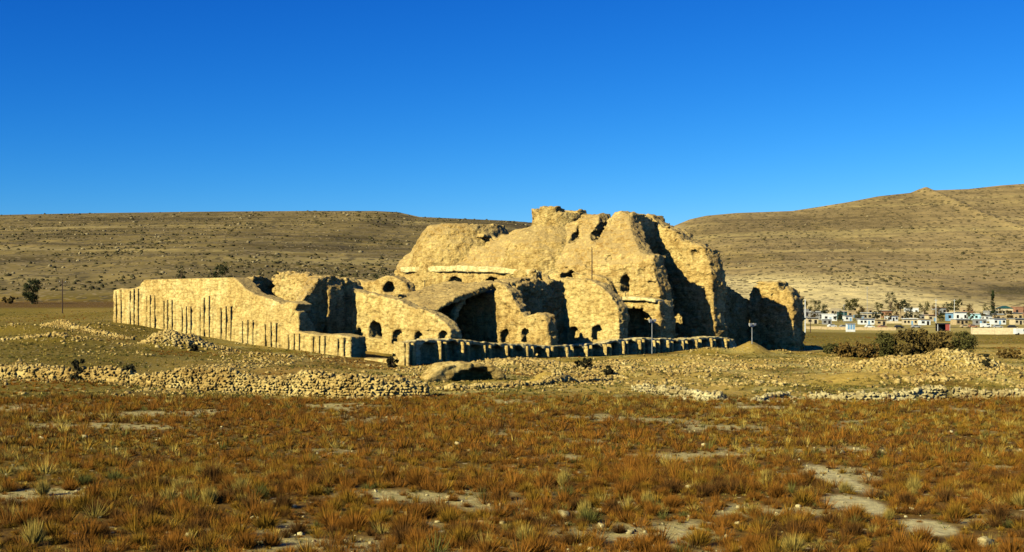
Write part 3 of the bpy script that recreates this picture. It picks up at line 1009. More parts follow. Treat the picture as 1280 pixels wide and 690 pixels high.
def stone_wall(name, pts, heights, thick, label, cat, course=0.25, missing=0.08, group=None, mat='rubble'):
    """dry rubble wall along a polyline of world points, real stones on a solid core"""
    WALLS.append(pts)
    pts = np.array(pts, float)
    seg = np.hypot(*(pts[1:] - pts[:-1]).T); L = np.concatenate([[0], np.cumsum(seg)])
    pos = []; size = []; yaw = []
    core = MB()
    t = 0.0
    hs = lambda q: np.interp(q, L, heights) * (1 + 0.30 * float(vnoise(q / 2.3, 0.3, 5.1)) + 0.16 * float(vnoise(q / 0.7, 3.3, 1.1)))
    def P(q):
        x, y = np.interp(q, L, pts[:, 0]), np.interp(q, L, pts[:, 1])
        i = min(max(int(np.searchsorted(L, q)) - 1, 0), len(seg) - 1)
        d = (pts[i + 1] - pts[i]) / seg[i]
        return x, y, d
    zmax = max(heights) * 1.3
    for side in (0, 1):
        nc = int(zmax / course) + 1
        for c in range(nc):
            q = rng.uniform(0, 0.4)
            while q < L[-1]:
                wd = rng.uniform(0.16, 0.46)
                x, y, d = P(q)
                hh = hs(q)
                zz = (c + 0.5) * course
                if zz < hh and rng.random() > missing:
                    nrm = np.array([d[1], -d[0]])
                    off = (thick / 2 - 0.1) * (1 if side == 0 else -1) * (1 - 0.3 * zz / max(hh, 0.4)) + rng.normal(0, 0.08)
                    px_, py_ = x + nrm[0] * off, y + nrm[1] * off
                    pos.append((px_, py_, zz)); size.append((wd * 0.5, rng.uniform(0.16, 0.28), course * rng.uniform(0.36, 0.66))); yaw.append(math.atan2(d[1], d[0]) + rng.normal(0, 0.08))
                q += wd * 0.95
    q = 0.0
    while q < L[-1]:
        x, y, d = P(q); hh = hs(q)
        for k in range(max(2, int(thick / 0.4))):
            nrm = np.array([d[1], -d[0]]); off = rng.uniform(-0.5, 0.5) * thick * 0.85
            pos.append((x + nrm[0] * off, y + nrm[1] * off, hh + rng.uniform(-0.25, 0.12))); size.append(rng.uniform(0.09, 0.27, 3)); yaw.append(rng.uniform(0, 6))
        q += 0.26
    # fallen stones at the foot
    for k in range(int(L[-1] * 9.0)):
        q = rng.uniform(0, L[-1]); x, y, d = P(q); nrm = np.array([d[1], -d[0]])
        off = thick / 2 + abs(rng.normal(0, 0.9))
        pos.append((x + nrm[0] * off, y + nrm[1] * off, 0.08)); size.append(rng.uniform(0.05, 0.20, 3)); yaw.append(rng.uniform(0, 6))
    pos = np.array(pos); pos[:, 2] += gz(pos[:, 0], pos[:, 1]) - 0.1
    V, Fc = stones_np(pos, np.array(size), np.array(yaw))
    # core of earth and mortar, one ridge following the wall
    nq = max(4, int(L[-1] / 0.5)); cv = []; cf = []
    for i in range(nq + 1):
        q = L[-1] * i / nq; x, y, d = P(q); nrm = np.array([d[1], -d[0]]); zb = g1(x, y)
        for o_, zt in ((0.42, -0.6), (0.36, 1), (-0.36, 1), (-0.42, -0.6)):
            cv.append((x + nrm[0] * o_ * thick, y + nrm[1] * o_ * thick, zb + (hs(q) * 0.9 if zt == 1 else zt)))
    for i in range(nq):
        for j in range(3):
            a = i * 4 + j
            cf += [(a, a + 4, a + 5), (a, a + 5, a + 1)]
    cf += [(0, 1, 2), (0, 2, 3)]; e = nq * 4; cf += [(e, e + 2, e + 1), (e, e + 3, e + 2)]
    b = len(V)
    V = np.concatenate([V, np.array(cv)]); Fc = np.concatenate([Fc, np.array(cf) + b])
    o = mesh_np(name, V, Fc, M[mat])
    tag(o, label, cat, group)
    return o


def pl(px_d):
    return [((px - 640) / F * d, d) for px, d in px_d]


stone_wall("stone_wall", pl([(168, 137), (230, 133), (320, 130), (400, 127), (470, 124.5), (536, 125)]), [1.1, 1.9, 1.5, 1.9, 1.6, 1.1], 1.5,
           "long low wall of coursed golden rubble across the left foreground", "wall")
stone_wall("stone_wall", pl([(-60, 146), (0, 143), (60, 141), (120, 139), (166, 137.5)]), [1.0, 1.2, 0.8, 1.4, 1.1], 1.6,
           "collapsed overgrown grey rubble wall running off the left edge of the picture", "wall", 0.25, 0.35)
stone_wall("stone_wall", pl([(1012, 122), (1060, 121), (1120, 121), (1180, 122)]), [0.75, 0.7, 0.7, 1.0], 1.2,
           "pale low rubble wall at the front of the tan mound on the right", "wall", 0.24, 0.12, None, 'pale_rubble')
stone_wall("stone_wall", pl([(1192, 124), (1240, 123), (1300, 122), (1360, 122)]), [1.0, 0.8, 0.9, 0.8], 1.2,
           "pale rubble wall stub reaching the right edge of the picture", "wall", 0.24, 0.15, None, 'pale_rubble')
stone_wall("stone_wall", pl([(796, 131), (830, 129), (868, 125), (902, 121)]), [0.5, 0.6, 0.55, 0.4], 1.4,
           "crumbled line of white rubble slanting across the centre right scrub", "wall", 0.28, 0.3, None, 'pale_rubble')
stone_wall("stone_wall", pl([(944, 120), (962, 123), (980, 127)]), [0.3, 0.45, 0.4], 1.1,
           "short heap-like streak of white rubble between two longer broken walls", "wall", 0.26, 0.3, None, 'pale_rubble')
stone_wall("stone_wall", pl([(55, 262), (110, 236), (165, 226)]), [0.8, 0.6, 0.4], 1.6,
           "thin dark line of tumbled stones on the olive ground far left", "wall", 0.25, 0.3)
stone_wall("stone_wall", pl([(560, 132), (640, 135), (700, 140), (760, 150)]), [0.5, 0.35, 0.3, 0.4], 1.6,
           "scattered foot of a rubble wall below the central mound", "wall", 0.24, 0.45)

# half-buried vault ruin in the middle ground: a solid block with a dark opening
hx, hy = at(580, 0, 150)[:2]
hut = empty("buried_vault", (hx, hy, g1(hx, hy) - 0.3), math.radians(20))
tag(hut, "half buried rubble vault with dark gap below the low front wall", "ruin")
s = Solid((-5.5, -2.5, -1.5), (5.5, 3.5, 4.2), 0.16)
s.add((np.sqrt((s.u / 4.4) ** 2 + ((s.z + 0.3) / 2.7) ** 2) - 1) * 2.6 + 0 * s.v)
s.S = np.maximum(s.S, (np.abs(s.v - 0.6) - 2.0).astype(np.float32))
s.sub(np.maximum((np.sqrt(((s.u - 0.7) / 2.9) ** 2 + ((s.z + 0.2) / 1.75) ** 2) - 1) * 1.7, s.v - 1.8) + 0 * s.v)
s.build("vault", hut, M['rubble'], 0.6)

# rubble lying over the middle ground and the mounds: one uncountable spread
n = 60000
px = rng.uniform(-80, 1360, n); d = np.exp(rng.uniform(math.log(122), math.log(275), n))
x = (px - 640) / F * d; y = d
dens = 0.02 + 0.75 * sstep(0.08, 0.38, fbm2(x, y * 0.7, 11.0, 4, 21.0))
for bx, bd, h, sx, sy in BUMPS:
    if (bx, bd) in ((685, 141), (938, 263), (1065, 152)): continue
    X = (bx - 640) / F * bd
    dens = dens + 0.9 * np.exp(-((x - X) / (sx * 0.95)) ** 2 - ((y - bd) / (sy * 0.95)) ** 2)
dens = dens * (1 - 0.8 * sstep(0.2, 0.5, fbm2(x, y, 24.0, 3, 44.0)))
u_ = (x - CX) * R2 + (y - CY) * R2; v_ = -(x - CX) * R2 + (y - CY) * R2
keep = (rng.random(n) < dens) & ~((u_ > -1) & (v_ > -1))
for bx, bd, rr in ((685, 141, 1.6), (938, 263, 3.0), (1065, 152, 3.0)):
    keep &= np.hypot(x - (bx - 640) / F * bd, y - bd) > rr
x, y = x[keep], y[keep]; n = len(x)
sz = (0.07 + 0.20 * rng.random(n) ** 3)[:, None] * rng.uniform(0.7, 1.3, (n, 3)) * np.array([1.1, 1.1, 0.8])
for bx, bd, m_, rx_, ry_ in ((212, 211, 1500, 4.0, 3.5), (258, 213, 700, 4.5, 2.5), (640, 186, 1500, 8, 6), (590, 170, 600, 5, 5), (1160, 186, 650, 8, 5.5), (1110, 181, 350, 6, 5), (1215, 184, 350, 5, 5), (770, 172, 900, 6, 3.5), (890, 192, 700, 8, 5), (1180, 150, 500, 6, 3), (40, 205, 500, 8, 3)):
    X = (bx - 640) / F * bd + rng.normal(0, rx_ * 0.5, m_); Yy = bd + rng.normal(0, ry_ * 0.5, m_)
    x = np.concatenate([x, X]); y = np.concatenate([y, Yy])
    sz = np.concatenate([sz, (0.06 + 0.26 * rng.random(m_) ** 3.2)[:, None] * rng.uniform(0.7, 1.3, (m_, 3))])
n = len(x)
V, Fc = stones_np(np.stack([x, y, gz(x, y) + 0.03], 1), sz, rng.uniform(0, 6, n))
tag(mesh_np("rubble", V, Fc, M['rubble']), kind="stuff")

# pebbles of the scrub field
n = 5000
y = np.exp(rng.uniform(math.log(42), math.log(125), n)); x = rng.uniform(-0.42, 0.42, n) * y
keep = rng.random(n) < 0.12 + 0.75 * sstep(0.05, 0.4, fbm2(x, y, 5.0, 4, 8.0) + 0.35 * fbm2(x, y, 14.0, 4, 3.0))
x, y = x[keep], y[keep]; n = len(x)
sz = (0.025 + 0.09 * rng.random(n) ** 3)[:, None] * rng.uniform(0.7, 1.3, (n, 3))
V, Fc = stones_np(np.stack([x, y, gz(x, y) + 0.01], 1), sz, rng.uniform(0, 6, n))
tag(mesh_np("pebbles", V, Fc, M['pale_rubble']), kind="stuff")

# single pale stones that stand out in the scrub
FIELD = [(105, 547, 8, "grey white stone beside rust scrub, left field behind the others"), (14, 549, 9, "flat pale stone at the left edge level with the distant scrub"),
         (22, 642, 8, "round white stone near the lower left edge"), (344, 632, 9, "reddish pale stone among straw grass, lower left centre"),
         (368, 636, 8, "white stone just right of a reddish stone in straw grass"), (225, 622, 11, "flat greenish stone half hidden in grass, lower left"),
         (146, 562, 6, "small pale stone in bare patch of the left field"), (572, 557, 7, "small upright white stone in the middle of the field"),
         (614, 598, 8, "pale upright stone near the picture's centre line, mid scrub"), (618, 651, 9, "white rounded stone beside its twin at the lower centre"),
         (628, 654, 7, "small yellowish stone touching the rounded white one, lower centre"), (600, 655, 9, "low grey slab left of the two white stones, lower centre"),
         (680, 651, 9, "greyish round stone between lower centre pair and the big boulder"), (707, 648, 17, "largest pale boulder of the lower centre group"),
         (752, 660, 11, "square white stone right of the big pale boulder"), (788, 668, 9, "pink pale stone at the lower right of the boulder group"),
         (510, 643, 10, "pale stone beside a dark bush, lower centre left"), (1230, 683, 20, "large tan boulder cut by the bottom edge at lower right"),
         (862, 612, 9, "whitish stone at the left of the right hand scrub"), (880, 558, 8, "pair-like flat white stone in distant right scrub"),
         (1053, 565, 6, "small bright stone above the bare footpath"), (1140, 640, 8, "grey stone by the lower right bare patch"),
         (960, 600, 7, "small stone alone in rust scrub right of centre"), (430, 600, 7, "small pale stone in the left centre scrub")]
for i, (px, py, wpx, lab) in enumerate(FIELD):
    d = F * CAMZ / (py - HOR)
    x = (px - 640) / F * d; r = wpx * 0.5 * d / F
    V, Fc = stones_np(np.array([[0, 0, r * 0.35]]), np.array([[r * 1.05, r * 0.9, r * 0.75]]), [rng.uniform(0, 6)])
    o = mesh_np("field_stone", V, Fc, M['pale_rubble'])
    o.location = (x, d, g1(x, d))
    tag(o, lab, "stone", "pale stones lying in the scrub")


# ------------------------------------------------------------------ scrub and grass
TONES = {'rust': (0.215, 0.086, 0.011), 'brown': (0.100, 0.045, 0.010), 'straw': (0.330, 0.235, 0.050), 'olive': (0.105, 0.098, 0.022), 'amber': (0.225, 0.120, 0.012)}


def blades(cx, cy, cz, r, h, nb, tone, width, spread=1.0, up=0.25):
    """tufts of thin twigs; arrays of clumps, nb twigs each"""
    n = len(cx)
    th = rng.uniform(0, 2 * math.pi, (n, nb)); el = np.arccos(rng.uniform(0, 1, (n, nb)))  # 0 = up
    rr = rng.uniform(0.55, 1.0, (n, nb))
    tx = np.sin(el) * np.cos(th) * rr * spread * r[:, None]; ty = np.sin(el) * np.sin(th) * rr * spread * r[:, None]
    tz = (np.cos(el) * (1 - up) + up) * rr * h[:, None]
    f0 = rng.uniform(0.1, 0.6, (n, nb))
    bx, by, bz = tx * f0, ty * f0, tz * f0 * 0.55
    a = rng.uniform(0, math.pi, (n, nb)); w_ = width[:, None] * rng.uniform(0.6, 1.3, (n, nb))
    ox, oy = np.cos(a) * w_, np.sin(a) * w_
    V = np.stack([np.stack([bx - ox, by - oy, bz], -1), np.stack([bx + ox, by + oy, bz], -1), np.stack([tx, ty, tz], -1)], 2)
    V = V + np.stack([cx, cy, cz], -1)[:, None, None, :]
    tint = tone[:, None, None, :] * rng.uniform(0.72, 1.3, (n, nb, 1, 1)) * np.ones((1, 1, 3, 1))
    return V.reshape(-1, 3), np.arange(n * nb * 3).reshape(-1, 3), np.clip(tint.reshape(-1, 3), 0.003, 1)


def tone_for(x, y, n):
    a = fbm2(x, y, 16.0, 3, 50.0); b = fbm2(x, y, 6.0, 3, 60.0)
    names = np.array(['rust', 'brown', 'amber', 'straw', 'olive'])
    wts = np.stack([1.2 + 1.4 * a, 0.55 + 0.9 * b, 0.75 - 0.4 * a, 0.16 + 1.1 * np.maximum(-a - 0.05, 0) + 0.3 * b, 0.08 + 0.6 * np.maximum(-b - 0.15, 0)], 1).clip(0.01)
    cw = np.cumsum(wts / wts.sum(1, keepdims=True), 1)
    i = (rng.random(n)[:, None] > cw).sum(1).clip(0, 4)
    T = np.array([TONES[k] for k in names])
    return T[i] * rng.uniform(0.75, 1.25, (n, 1)), i


def cover(x, y):
    """share of the ground the scrub covers"""
    c = 0.94 - 0.74 * sstep(0.12, 0.42, fbm2(x, y, 5.0, 4, 8.0) + 0.35 * fbm2(x, y, 14.0, 4, 3.0))
    for bx, by, rx, ry in ((at(1046, 0, 66)[0], 66.5, 0.8, 6.5), (at(1075, 0, 56)[0], 57, 1.2, 3), (at(1165, 0, 50.5)[0], 51, 1.0, 2.0), (at(950, 0, 112)[0], 113, 3.5, 2.0)):
        c = np.where(np.hypot((x - bx) / rx, (y - by) / ry) < 1.1, 0.04, c)
    return c


parts = []
# scrub of the foreground
n = 21000
y = np.sqrt(rng.uniform(40 ** 2, 122 ** 2, n)); x = rng.uniform(-0.41, 0.41, n) * y
k = rng.random(n) < cover(x, y); x, y = x[k], y[k]; n = len(x)
r = (0.16 + 0.26 * rng.random(n) + 0.55 * rng.random(n) ** 5) * (1 + 0.5 * fbm2(x, y, 7.0, 3, 15.0)); h = r * rng.uniform(0.6, 1.5, n)
tn, ti = tone_for(x, y, n)
near = y < 75
for sel, nb, w_ in ((near, 110, 0.0105), (~near, 52, 0.018)):
    parts.append(blades(x[sel], y[sel], gz(x[sel], y[sel]) - 0.03, r[sel], h[sel], nb, tn[sel], np.full(sel.sum(), w_)))
# low grass between
n = 22000
y = np.sqrt(rng.uniform(40 ** 2, 128 ** 2, n)); x = rng.uniform(-0.41, 0.41, n) * y
k = rng.random(n) < 0.25 + 0.75 * cover(x, y); x, y = x[k], y[k]; n = len(x)
gt = np.array([TONES['straw'], TONES['olive'], TONES['amber']])[rng.choice(3, n, p=[0.25, 0.35, 0.40])] * rng.uniform(0.7, 1.2, (n, 1))
parts.append(blades(x, y, gz(x, y) - 0.02, rng.uniform(0.12, 0.3, n), rng.uniform(0.08, 0.22, n), 12, gt, np.full(n, 0.018)))


def merge(parts):
    V = []; Fc = []; T = []; b = 0
    for v, f, t in parts:
        V.append(v); Fc.append(f + b); T.append(t); b += len(v)
    return np.concatenate(V), np.concatenate(Fc), np.concatenate(T)


V, Fc, T = merge(parts)
tag(mesh_np("dry_scrub", V, Fc, M['scrub'], tint=T), kind="stuff")

# sparse grass and weeds of the middle ground
parts = []
for pts in WALLS:
    for (xa, ya), (xb, yb) in zip(pts[:-1], pts[1:]):
        L = math.hypot(xb - xa, yb - ya); m_ = int(L * 5); q = rng.random(m_)
        X = xa + (xb - xa) * q + rng.normal(0, 0.3, m_); Yy = ya + (yb - ya) * q - 0.8 - np.abs(rng.normal(0, 1.0, m_))
        parts.append(blades(X, Yy, gz(X, Yy) - 0.03, rng.uniform(0.15, 0.5, m_), rng.uniform(0.1, 0.5, m_), 26, np.array([TONES['olive'], TONES['brown'], TONES['amber']])[rng.integers(0, 3, m_)], np.full(m_, 0.03)))
n = 26000
y = np.exp(rng.uniform(math.log(122), math.log(420), n)); x = rng.uniform(-0.42, 0.42, n) * y
u_ = (x - CX) * R2 + (y - CY) * R2; v_ = -(x - CX) * R2 + (y - CY) * R2
k = (rng.random(n) < 0.2 + 0.8 * sstep(-0.1, 0.25, np.maximum(fbm2(x, y, 14.0, 4, 3.0), fbm2(x, y * 0.6, 9.0, 4, 91.0)))) & ~((u_ > -1) & (v_ > -1) & (u_ < 112) & (v_ < 90))
for bx, bd, rr in ((685, 141, 1.6), (938, 263, 3.0), (1065, 152, 3.0)):
    k &= np.hypot(x - (bx - 640) / F * bd, y - bd) > rr
x, y = x[k], y[k]; n = len(x)
a = fbm2(x, y, 22.0, 3, 77.0)
tn = np.where((a > 0.15)[:, None], TONES['rust'], np.where((rng.random(n) < 0.55)[:, None], TONES['olive'], TONES['straw'])) * rng.uniform(0.7, 1.2, (n, 1))
parts.append(blades(x, y, gz(x, y) - 0.03, rng.uniform(0.2, 0.6, n), rng.uniform(0.12, 0.45, n), 20, tn, np.full(n, 0.04)))
V, Fc, T = merge(parts)
tag(mesh_np("weeds", V, Fc, M['scrub'], tint=T), kind="stuff")

# scrub dots and boulders of the hillsides
n = 30000
y = np.exp(rng.uniform(math.log(600), math.log(2300), n)); x = rng.uniform(-0.45, 0.45, n) * y
k = rng.random(n) < 0.15 + 0.85 * sstep(-0.1, 0.3, fbm2(x, y * 0.35, 70.0, 4, 31.0))
Rr, y0, m = hill_params(x)
k &= (y > y0 + 60 + 330 * m) & (y < Rr * 0.995)
x, y = x[k], y[k]; n = len(x)
sz = ((0.32 + 0.95 * rng.random(n) ** 3) * (0.55 + y / 1900))[:, None] * rng.uniform(0.7, 1.3, (n, 3)) * np.array([1.2, 1.2, 0.8])
VV = np.stack([VARS[i][:12] for i in rng.integers(0, 14, n)])
I0V, I0F = ico(0)
VV = I0V[None] * (1 + 0.25 * rng.normal(size=(n, 12, 1)))
V = (VV * sz[:, None, :] + np.stack([x, y, gz(x, y) + 0.2], 1)[:, None, :]).reshape(-1, 3)
Fc = (I0F[None] + (np.arange(n) * 12)[:, None, None]).reshape(-1, 3)
tt = np.where((rng.random(n) < 0.82)[:, None], np.array([0.055, 0.046, 0.018]), np.array([0.22, 0.175, 0.09])) * rng.uniform(0.7, 1.3, (n, 1))
tag(mesh_np("hill_scrub", V, Fc, M['leaf'], tint=np.repeat(tt, 12, 0)), kind="stuff")

# single shrubs that show largest, nearest the camera: five kinds, copied
KIND = {'rust': "rust brown dry shrub in the near scrub", 'brown': "dark brown twiggy shrub in the near scrub", 'amber': "amber coloured dry shrub in the near scrub",
        'straw': "pale straw coloured grass tuft in the near scrub", 'olive': "dull olive green shrub in the near scrub"}
proto = {}
for kname in KIND:
    for j in range(3):
        z = np.zeros(1)
        V, Fc, T = blades(z, z, z, np.array([0.5]), np.array([0.62 if kname != 'straw' else 0.75]), 640, np.array([TONES[kname]]), np.array([0.009]), 0.75 if kname == 'straw' else 1.0, 0.25 if kname != 'straw' else 0.4)
        proto[kname, j] = (V, Fc, T)
first = {}
cnt = 0
tries = 0
taken = []
while cnt < 230 and tries < 5000:
    tries += 1
    yy = math.sqrt(rng.uniform(44.5 ** 2, 66 ** 2)); xx = rng.uniform(-0.37, 0.37) * yy
    if rng.random() > cover(np.array([xx]), np.array([yy]))[0]: continue
    if any((xx - a) ** 2 + (yy - b) ** 2 < 0.75 ** 2 for a, b in taken): continue
    taken.append((xx, yy))
    a = float(fbm2(np.array([xx]), np.array([yy]), 16.0, 3, 50.0)[0])
    p = np.array([0.42 + a * 0.6, 0.22, 0.24, 0.09 - a * 0.3, 0.04]).clip(0.02); p /= p.sum()
    kname = ['rust', 'brown', 'amber', 'straw', 'olive'][rng.choice(5, p=p)]
    j = int(rng.integers(3))
    if (kname, j) not in first:
        V, Fc, T = proto[kname, j]
        o = first[kname, j] = mesh_np("dry_shrub" if kname != 'straw' else "grass_tuft", V, Fc, M['scrub'], tint=T)
        tag(o, KIND[kname], "shrub" if kname != 'straw' else "grass tuft", KIND[kname].replace(" shrub", " shrubs").replace(" tuft", " tufts"))
    else:
        o = first[kname, j].copy(); COL.objects.link(o)
    sc = rng.uniform(0.7, 1.45)
    o.location = (xx, yy, g1(xx, yy) - 0.03); o.rotation_euler = (0, 0, rng.uniform(0, 6.3))
    o.scale = (sc * rng.uniform(0.9, 1.25), sc, sc * rng.uniform(0.8, 1.2))
    cnt += 1


# ------------------------------------------------------------------ trees and thickets
def crown(parent, name, rx, ry, h, z0, nclump, leaf, tone, nleaf=60, squash=1.0, conical=False):
    """many small leaves gathered in uneven clumps"""
    cs = []
    for i in range(nclump):
        a = rng.uniform(0, 2 * math.pi); q = rng.uniform(0, 1); rad = math.sqrt(rng.uniform(0.05, 1.0))
        wid = (1 - q) ** 0.7 if conical else math.sin(math.pi * min(1, 0.18 + 0.82 * (1 - q) ** 0.8) * 0.98) ** 0.6 if q > 0.5 else 0.75 + 0.5 * q
        cs.append((math.cos(a) * rad * rx * wid * 0.8, math.sin(a) * rad * ry * wid * 0.8, z0 + q * h * 0.92))
    cs = np.array(cs); n = len(cs)
    cr = rng.uniform(0.2, 0.42, n) * min(rx, h / 2)
    P = rng.normal(size=(n, nleaf, 3)); P /= np.linalg.norm(P, axis=2, keepdims=True)
    P = P * (rng.random((n, nleaf, 1)) ** 0.5) * cr[:, None, None] + cs[:, None, :]
    A = rng.normal(size=(n, nleaf, 3)); A /= np.linalg.norm(A, axis=2, keepdims=True)
    B = np.cross(A, rng.normal(size=(n, nleaf, 3))); B /= np.linalg.norm(B, axis=2, keepdims=True) + 1e-9
    l = leaf * rng.uniform(0.6, 1.4, (n, nleaf, 1))
    V = np.stack([P - A * l * 0.5, P + B * l * 0.4, P + A * l * 0.5, P - B * l * 0.4], 2).reshape(-1, 3)
    T = np.array(tone)[None, None, None, :] * rng.uniform(0.7, 1.3, (n, 1, 1, 1)) * rng.uniform(0.75, 1.25, (n, nleaf, 1, 1)) * np.ones((1, 1, 4, 1))
    return mesh_np(name, V, np.arange(len(V)).reshape(-1, 4), M['leaf'], parent, tint=T.reshape(-1, 3))


def tree(name, px, d, wm, hm, label, cat, tone, group=None, conical=False, trunk=0.25, nclump=40, leaf=None, py=None):
    x = (px - 640) / F * d
    z = g1(x, d)
    t = empty(name, (x, d, z))
    tag(t, label, cat, group)
    crown(t, "crown", wm / 2, wm / 2, hm * (1 - trunk), hm * trunk, nclump, leaf or max(0.25, wm * 0.055), tone, conical=conical)
    mb = MB()
    mb.tube((0, 0, -0.3), (0.03 * hm, 0, hm * 0.45), 0.035 * hm ** 0.9, 0.02 * hm)
    for k in range(5):
        a = 1.256 * k + rng.uniform(-0.3, 0.3)
        mb.tube((0.02 * hm, 0, hm * rng.uniform(0.15, 0.4)), (math.cos(a) * wm * 0.32, math.sin(a) * wm * 0.32, hm * rng.uniform(0.55, 0.85)), 0.014 * hm, 0.005 * hm, 6)
    mb.build("trunk", M['bark'], t)
    return t


def hgt(d, py_top, px):
    """height of a thing at this distance whose top shows at row py_top"""
    x = (px - 640) / F * d
    return CAMZ - (py_top - HOR) / F * d - g1(x, d)


def bush(px, d, wpx, py_top, label, tone, name="bush", cat="bush", group=None, nclump=26, trunk=0.02):
    hm = max(0.8, hgt(d, py_top, px))
    return tree(name, px, d, wpx * d / F, hm, label, cat, tone, group, trunk=trunk, nclump=nclump)


DG = (0.028, 0.034, 0.012); OL = (0.075, 0.068, 0.018); RB = (0.150, 0.090, 0.022); BR = (0.085, 0.058, 0.018)
bush(39, 520, 24, 348, "dense dark tree alone on the plain at the far left", DG, "tree", "tree", nclump=60, trunk=0.08)
bush(12, 525, 26, 371, "low dark scrubby bush left of the lone dark tree", BR)
bush(225, 430, 20, 329, "small dark tree behind the left part of the pilastered wall", DG, "tree", "tree", trunk=0.15)
bush(280, 420, 30, 326, "wide dark tree rising behind the highest part of the pilastered wall", DG, "tree", "tree", nclump=44, trunk=0.15)
bush(424, 380, 26, 342, "dark green tree top behind the first hall of the ruin", DG, "tree", "tree", trunk=0.15)
bush(480, 390, 26, 338, "dark green tree top left of the dome behind the ruin", DG, "tree", "tree", trunk=0.15)
for px, d, wp, top, tone, lab in [(1062, 255, 46, 428, RB, "low rust coloured thicket left of the tall dark thicket"), (1110, 262, 44, 416, OL, "olive bush at the left end of the tall thicket"),
                                  (1140, 260, 54, 411, (0.11, 0.075, 0.02), "tallest dark brown bush in the middle of the thicket"), (1172, 258, 48, 415, (0.12, 0.080, 0.022), "reddish brown bush at the right end of the thicket"),
                                  (1206, 256, 34, 415, OL, "separate round olive bush right of the tall thicket"), (1085, 250, 40, 430, RB, "rust bush in front of the tall thicket"),
                                  (1040, 275, 30, 430, (0.10, 0.09, 0.025), "small green bush nearest the end of the palace"), (1262, 235, 40, 437, RB, "rust coloured bush at the right edge beyond the rubble mound")]:
    bush(px, d, wp, top, lab, tone, nclump=50)
for px, d, wp, top, lab in [(97, 139, 22, 448, "dark leafy mass standing in for a shadowed hollow in the collapsed left wall"), (162, 138, 20, 457, "small dark bush beside the end of the golden rubble wall"),  # first entry is a dark mass added where the wall holds only shadow
                            (490, 205, 20, 442, "small dark bush by the corner of the palace"), (734, 170, 14, 448, "dark upright shrub on the rubble right of centre"),
                            (724, 172, 12, 452, "smaller dark shrub left of an upright one on the rubble"), (760, 160, 15, 458, "dark shrub low on the rubble slope right of centre"),
                            (1233, 182, 10, 443, "tiny dark shrub on the right rubble mound"), (243, 207, 16, 431, "dark shrub in the rubble heap before the pilastered wall")]:
    bush(px, d, wp, top, lab, (0.035, 0.032, 0.014), nclump=16)

# ------------------------------------------------------------------ poles and lamps
def ground_at(px, d):
    x = (px - 640) / F * d
    return x, d, g1(x, d)


def pole(px, d, py_top, r, mat, label, arm=0.0, name="pole", base=None, tilt=0.0):
    x, y, z = ground_at(px, d)
    if base is not None: z = base
    h = CAMZ - (py_top - HOR) / F * d - z
    t = empty(name, (x, y, z), 0.3)
    t.rotation_euler = (0, tilt, 0.3)
    tag(t, label, "pole")
    MB().tube((0, 0, -0.3), (0, 0, h), r, r * 0.7).build("shaft", mat, t)
    if arm:
        MB().box(-arm, arm, -0.06, 0.06, h - 0.9, h - 0.75).build("crossarm", mat, t)
        m = MB()
        for q in (-0.9, 0, 0.9): m.tube((q * arm, 0, h - 0.75), (q * arm, 0, h - 0.5), 0.06, 0.05, 6)
        m.build("insulator", M['white_paint'], t)
    return t


pole(78, 400, 349, 0.17, M['wood'], "tall dark wooden utility pole on the plain left of the palace", 0.9)
pu, pv, _ = 62.5, 27.5, 0
xx, yy = UV(58.0, on_u(740, 330, 58.0)[0])
pole(740, yy, 309, 0.13, M['wood'], "thin dark mast in front of the great sunlit wall", 0, base=4.0)
xx, yy = UV(34, on_u(530, 360, 34)[0])
pole(531, yy, 350, 0.12, M['wood'], "short dark mast standing left of the broken vault", 0, base=3.0)


def lamp(px, d, py_top, label):
    x, y, z = ground_at(px, d)
    h = CAMZ - (py_top - HOR) / F * d - z
    t = empty("lamp_post", (x, y, z), 0.5)
    tag(t, label, "lamp post", "lamp posts before the palace")
    MB().tube((0, 0, -0.3), (0, 0, h - 0.2), 0.075, 0.05).build("shaft", M['steel'], t)
    MB().box(-0.55, 0.55, -0.06, 0.06, h - 0.3, h - 0.18).build("crossarm", M['white_paint'], t)
    for q in (-0.45, 0.45):
        MB().prism([(q - 0.22, h - 0.15), (q + 0.22, h - 0.15), (q + 0.3, h + 0.3), (q - 0.3, h + 0.3)], -0.35, 0.1).build("floodlight", M['steel'], t)
    return t


lamp(815, 254, 401, "white floodlight post in front of the dark doorway beside the great wall")
lamp(940, 262, 406, "white floodlight post standing on the tan earth cone")
pole(1001.5, 470, 374, 0.2, M['white_paint'], "left one of the two tall white posts past the palace end")
pole(1006.5, 470, 374, 0.2, M['white_paint'], "right one of the two tall white posts past the palace end")
pole(1013, 470, 398, 0.16, M['wood'], "short dark fence post right of the two white posts")


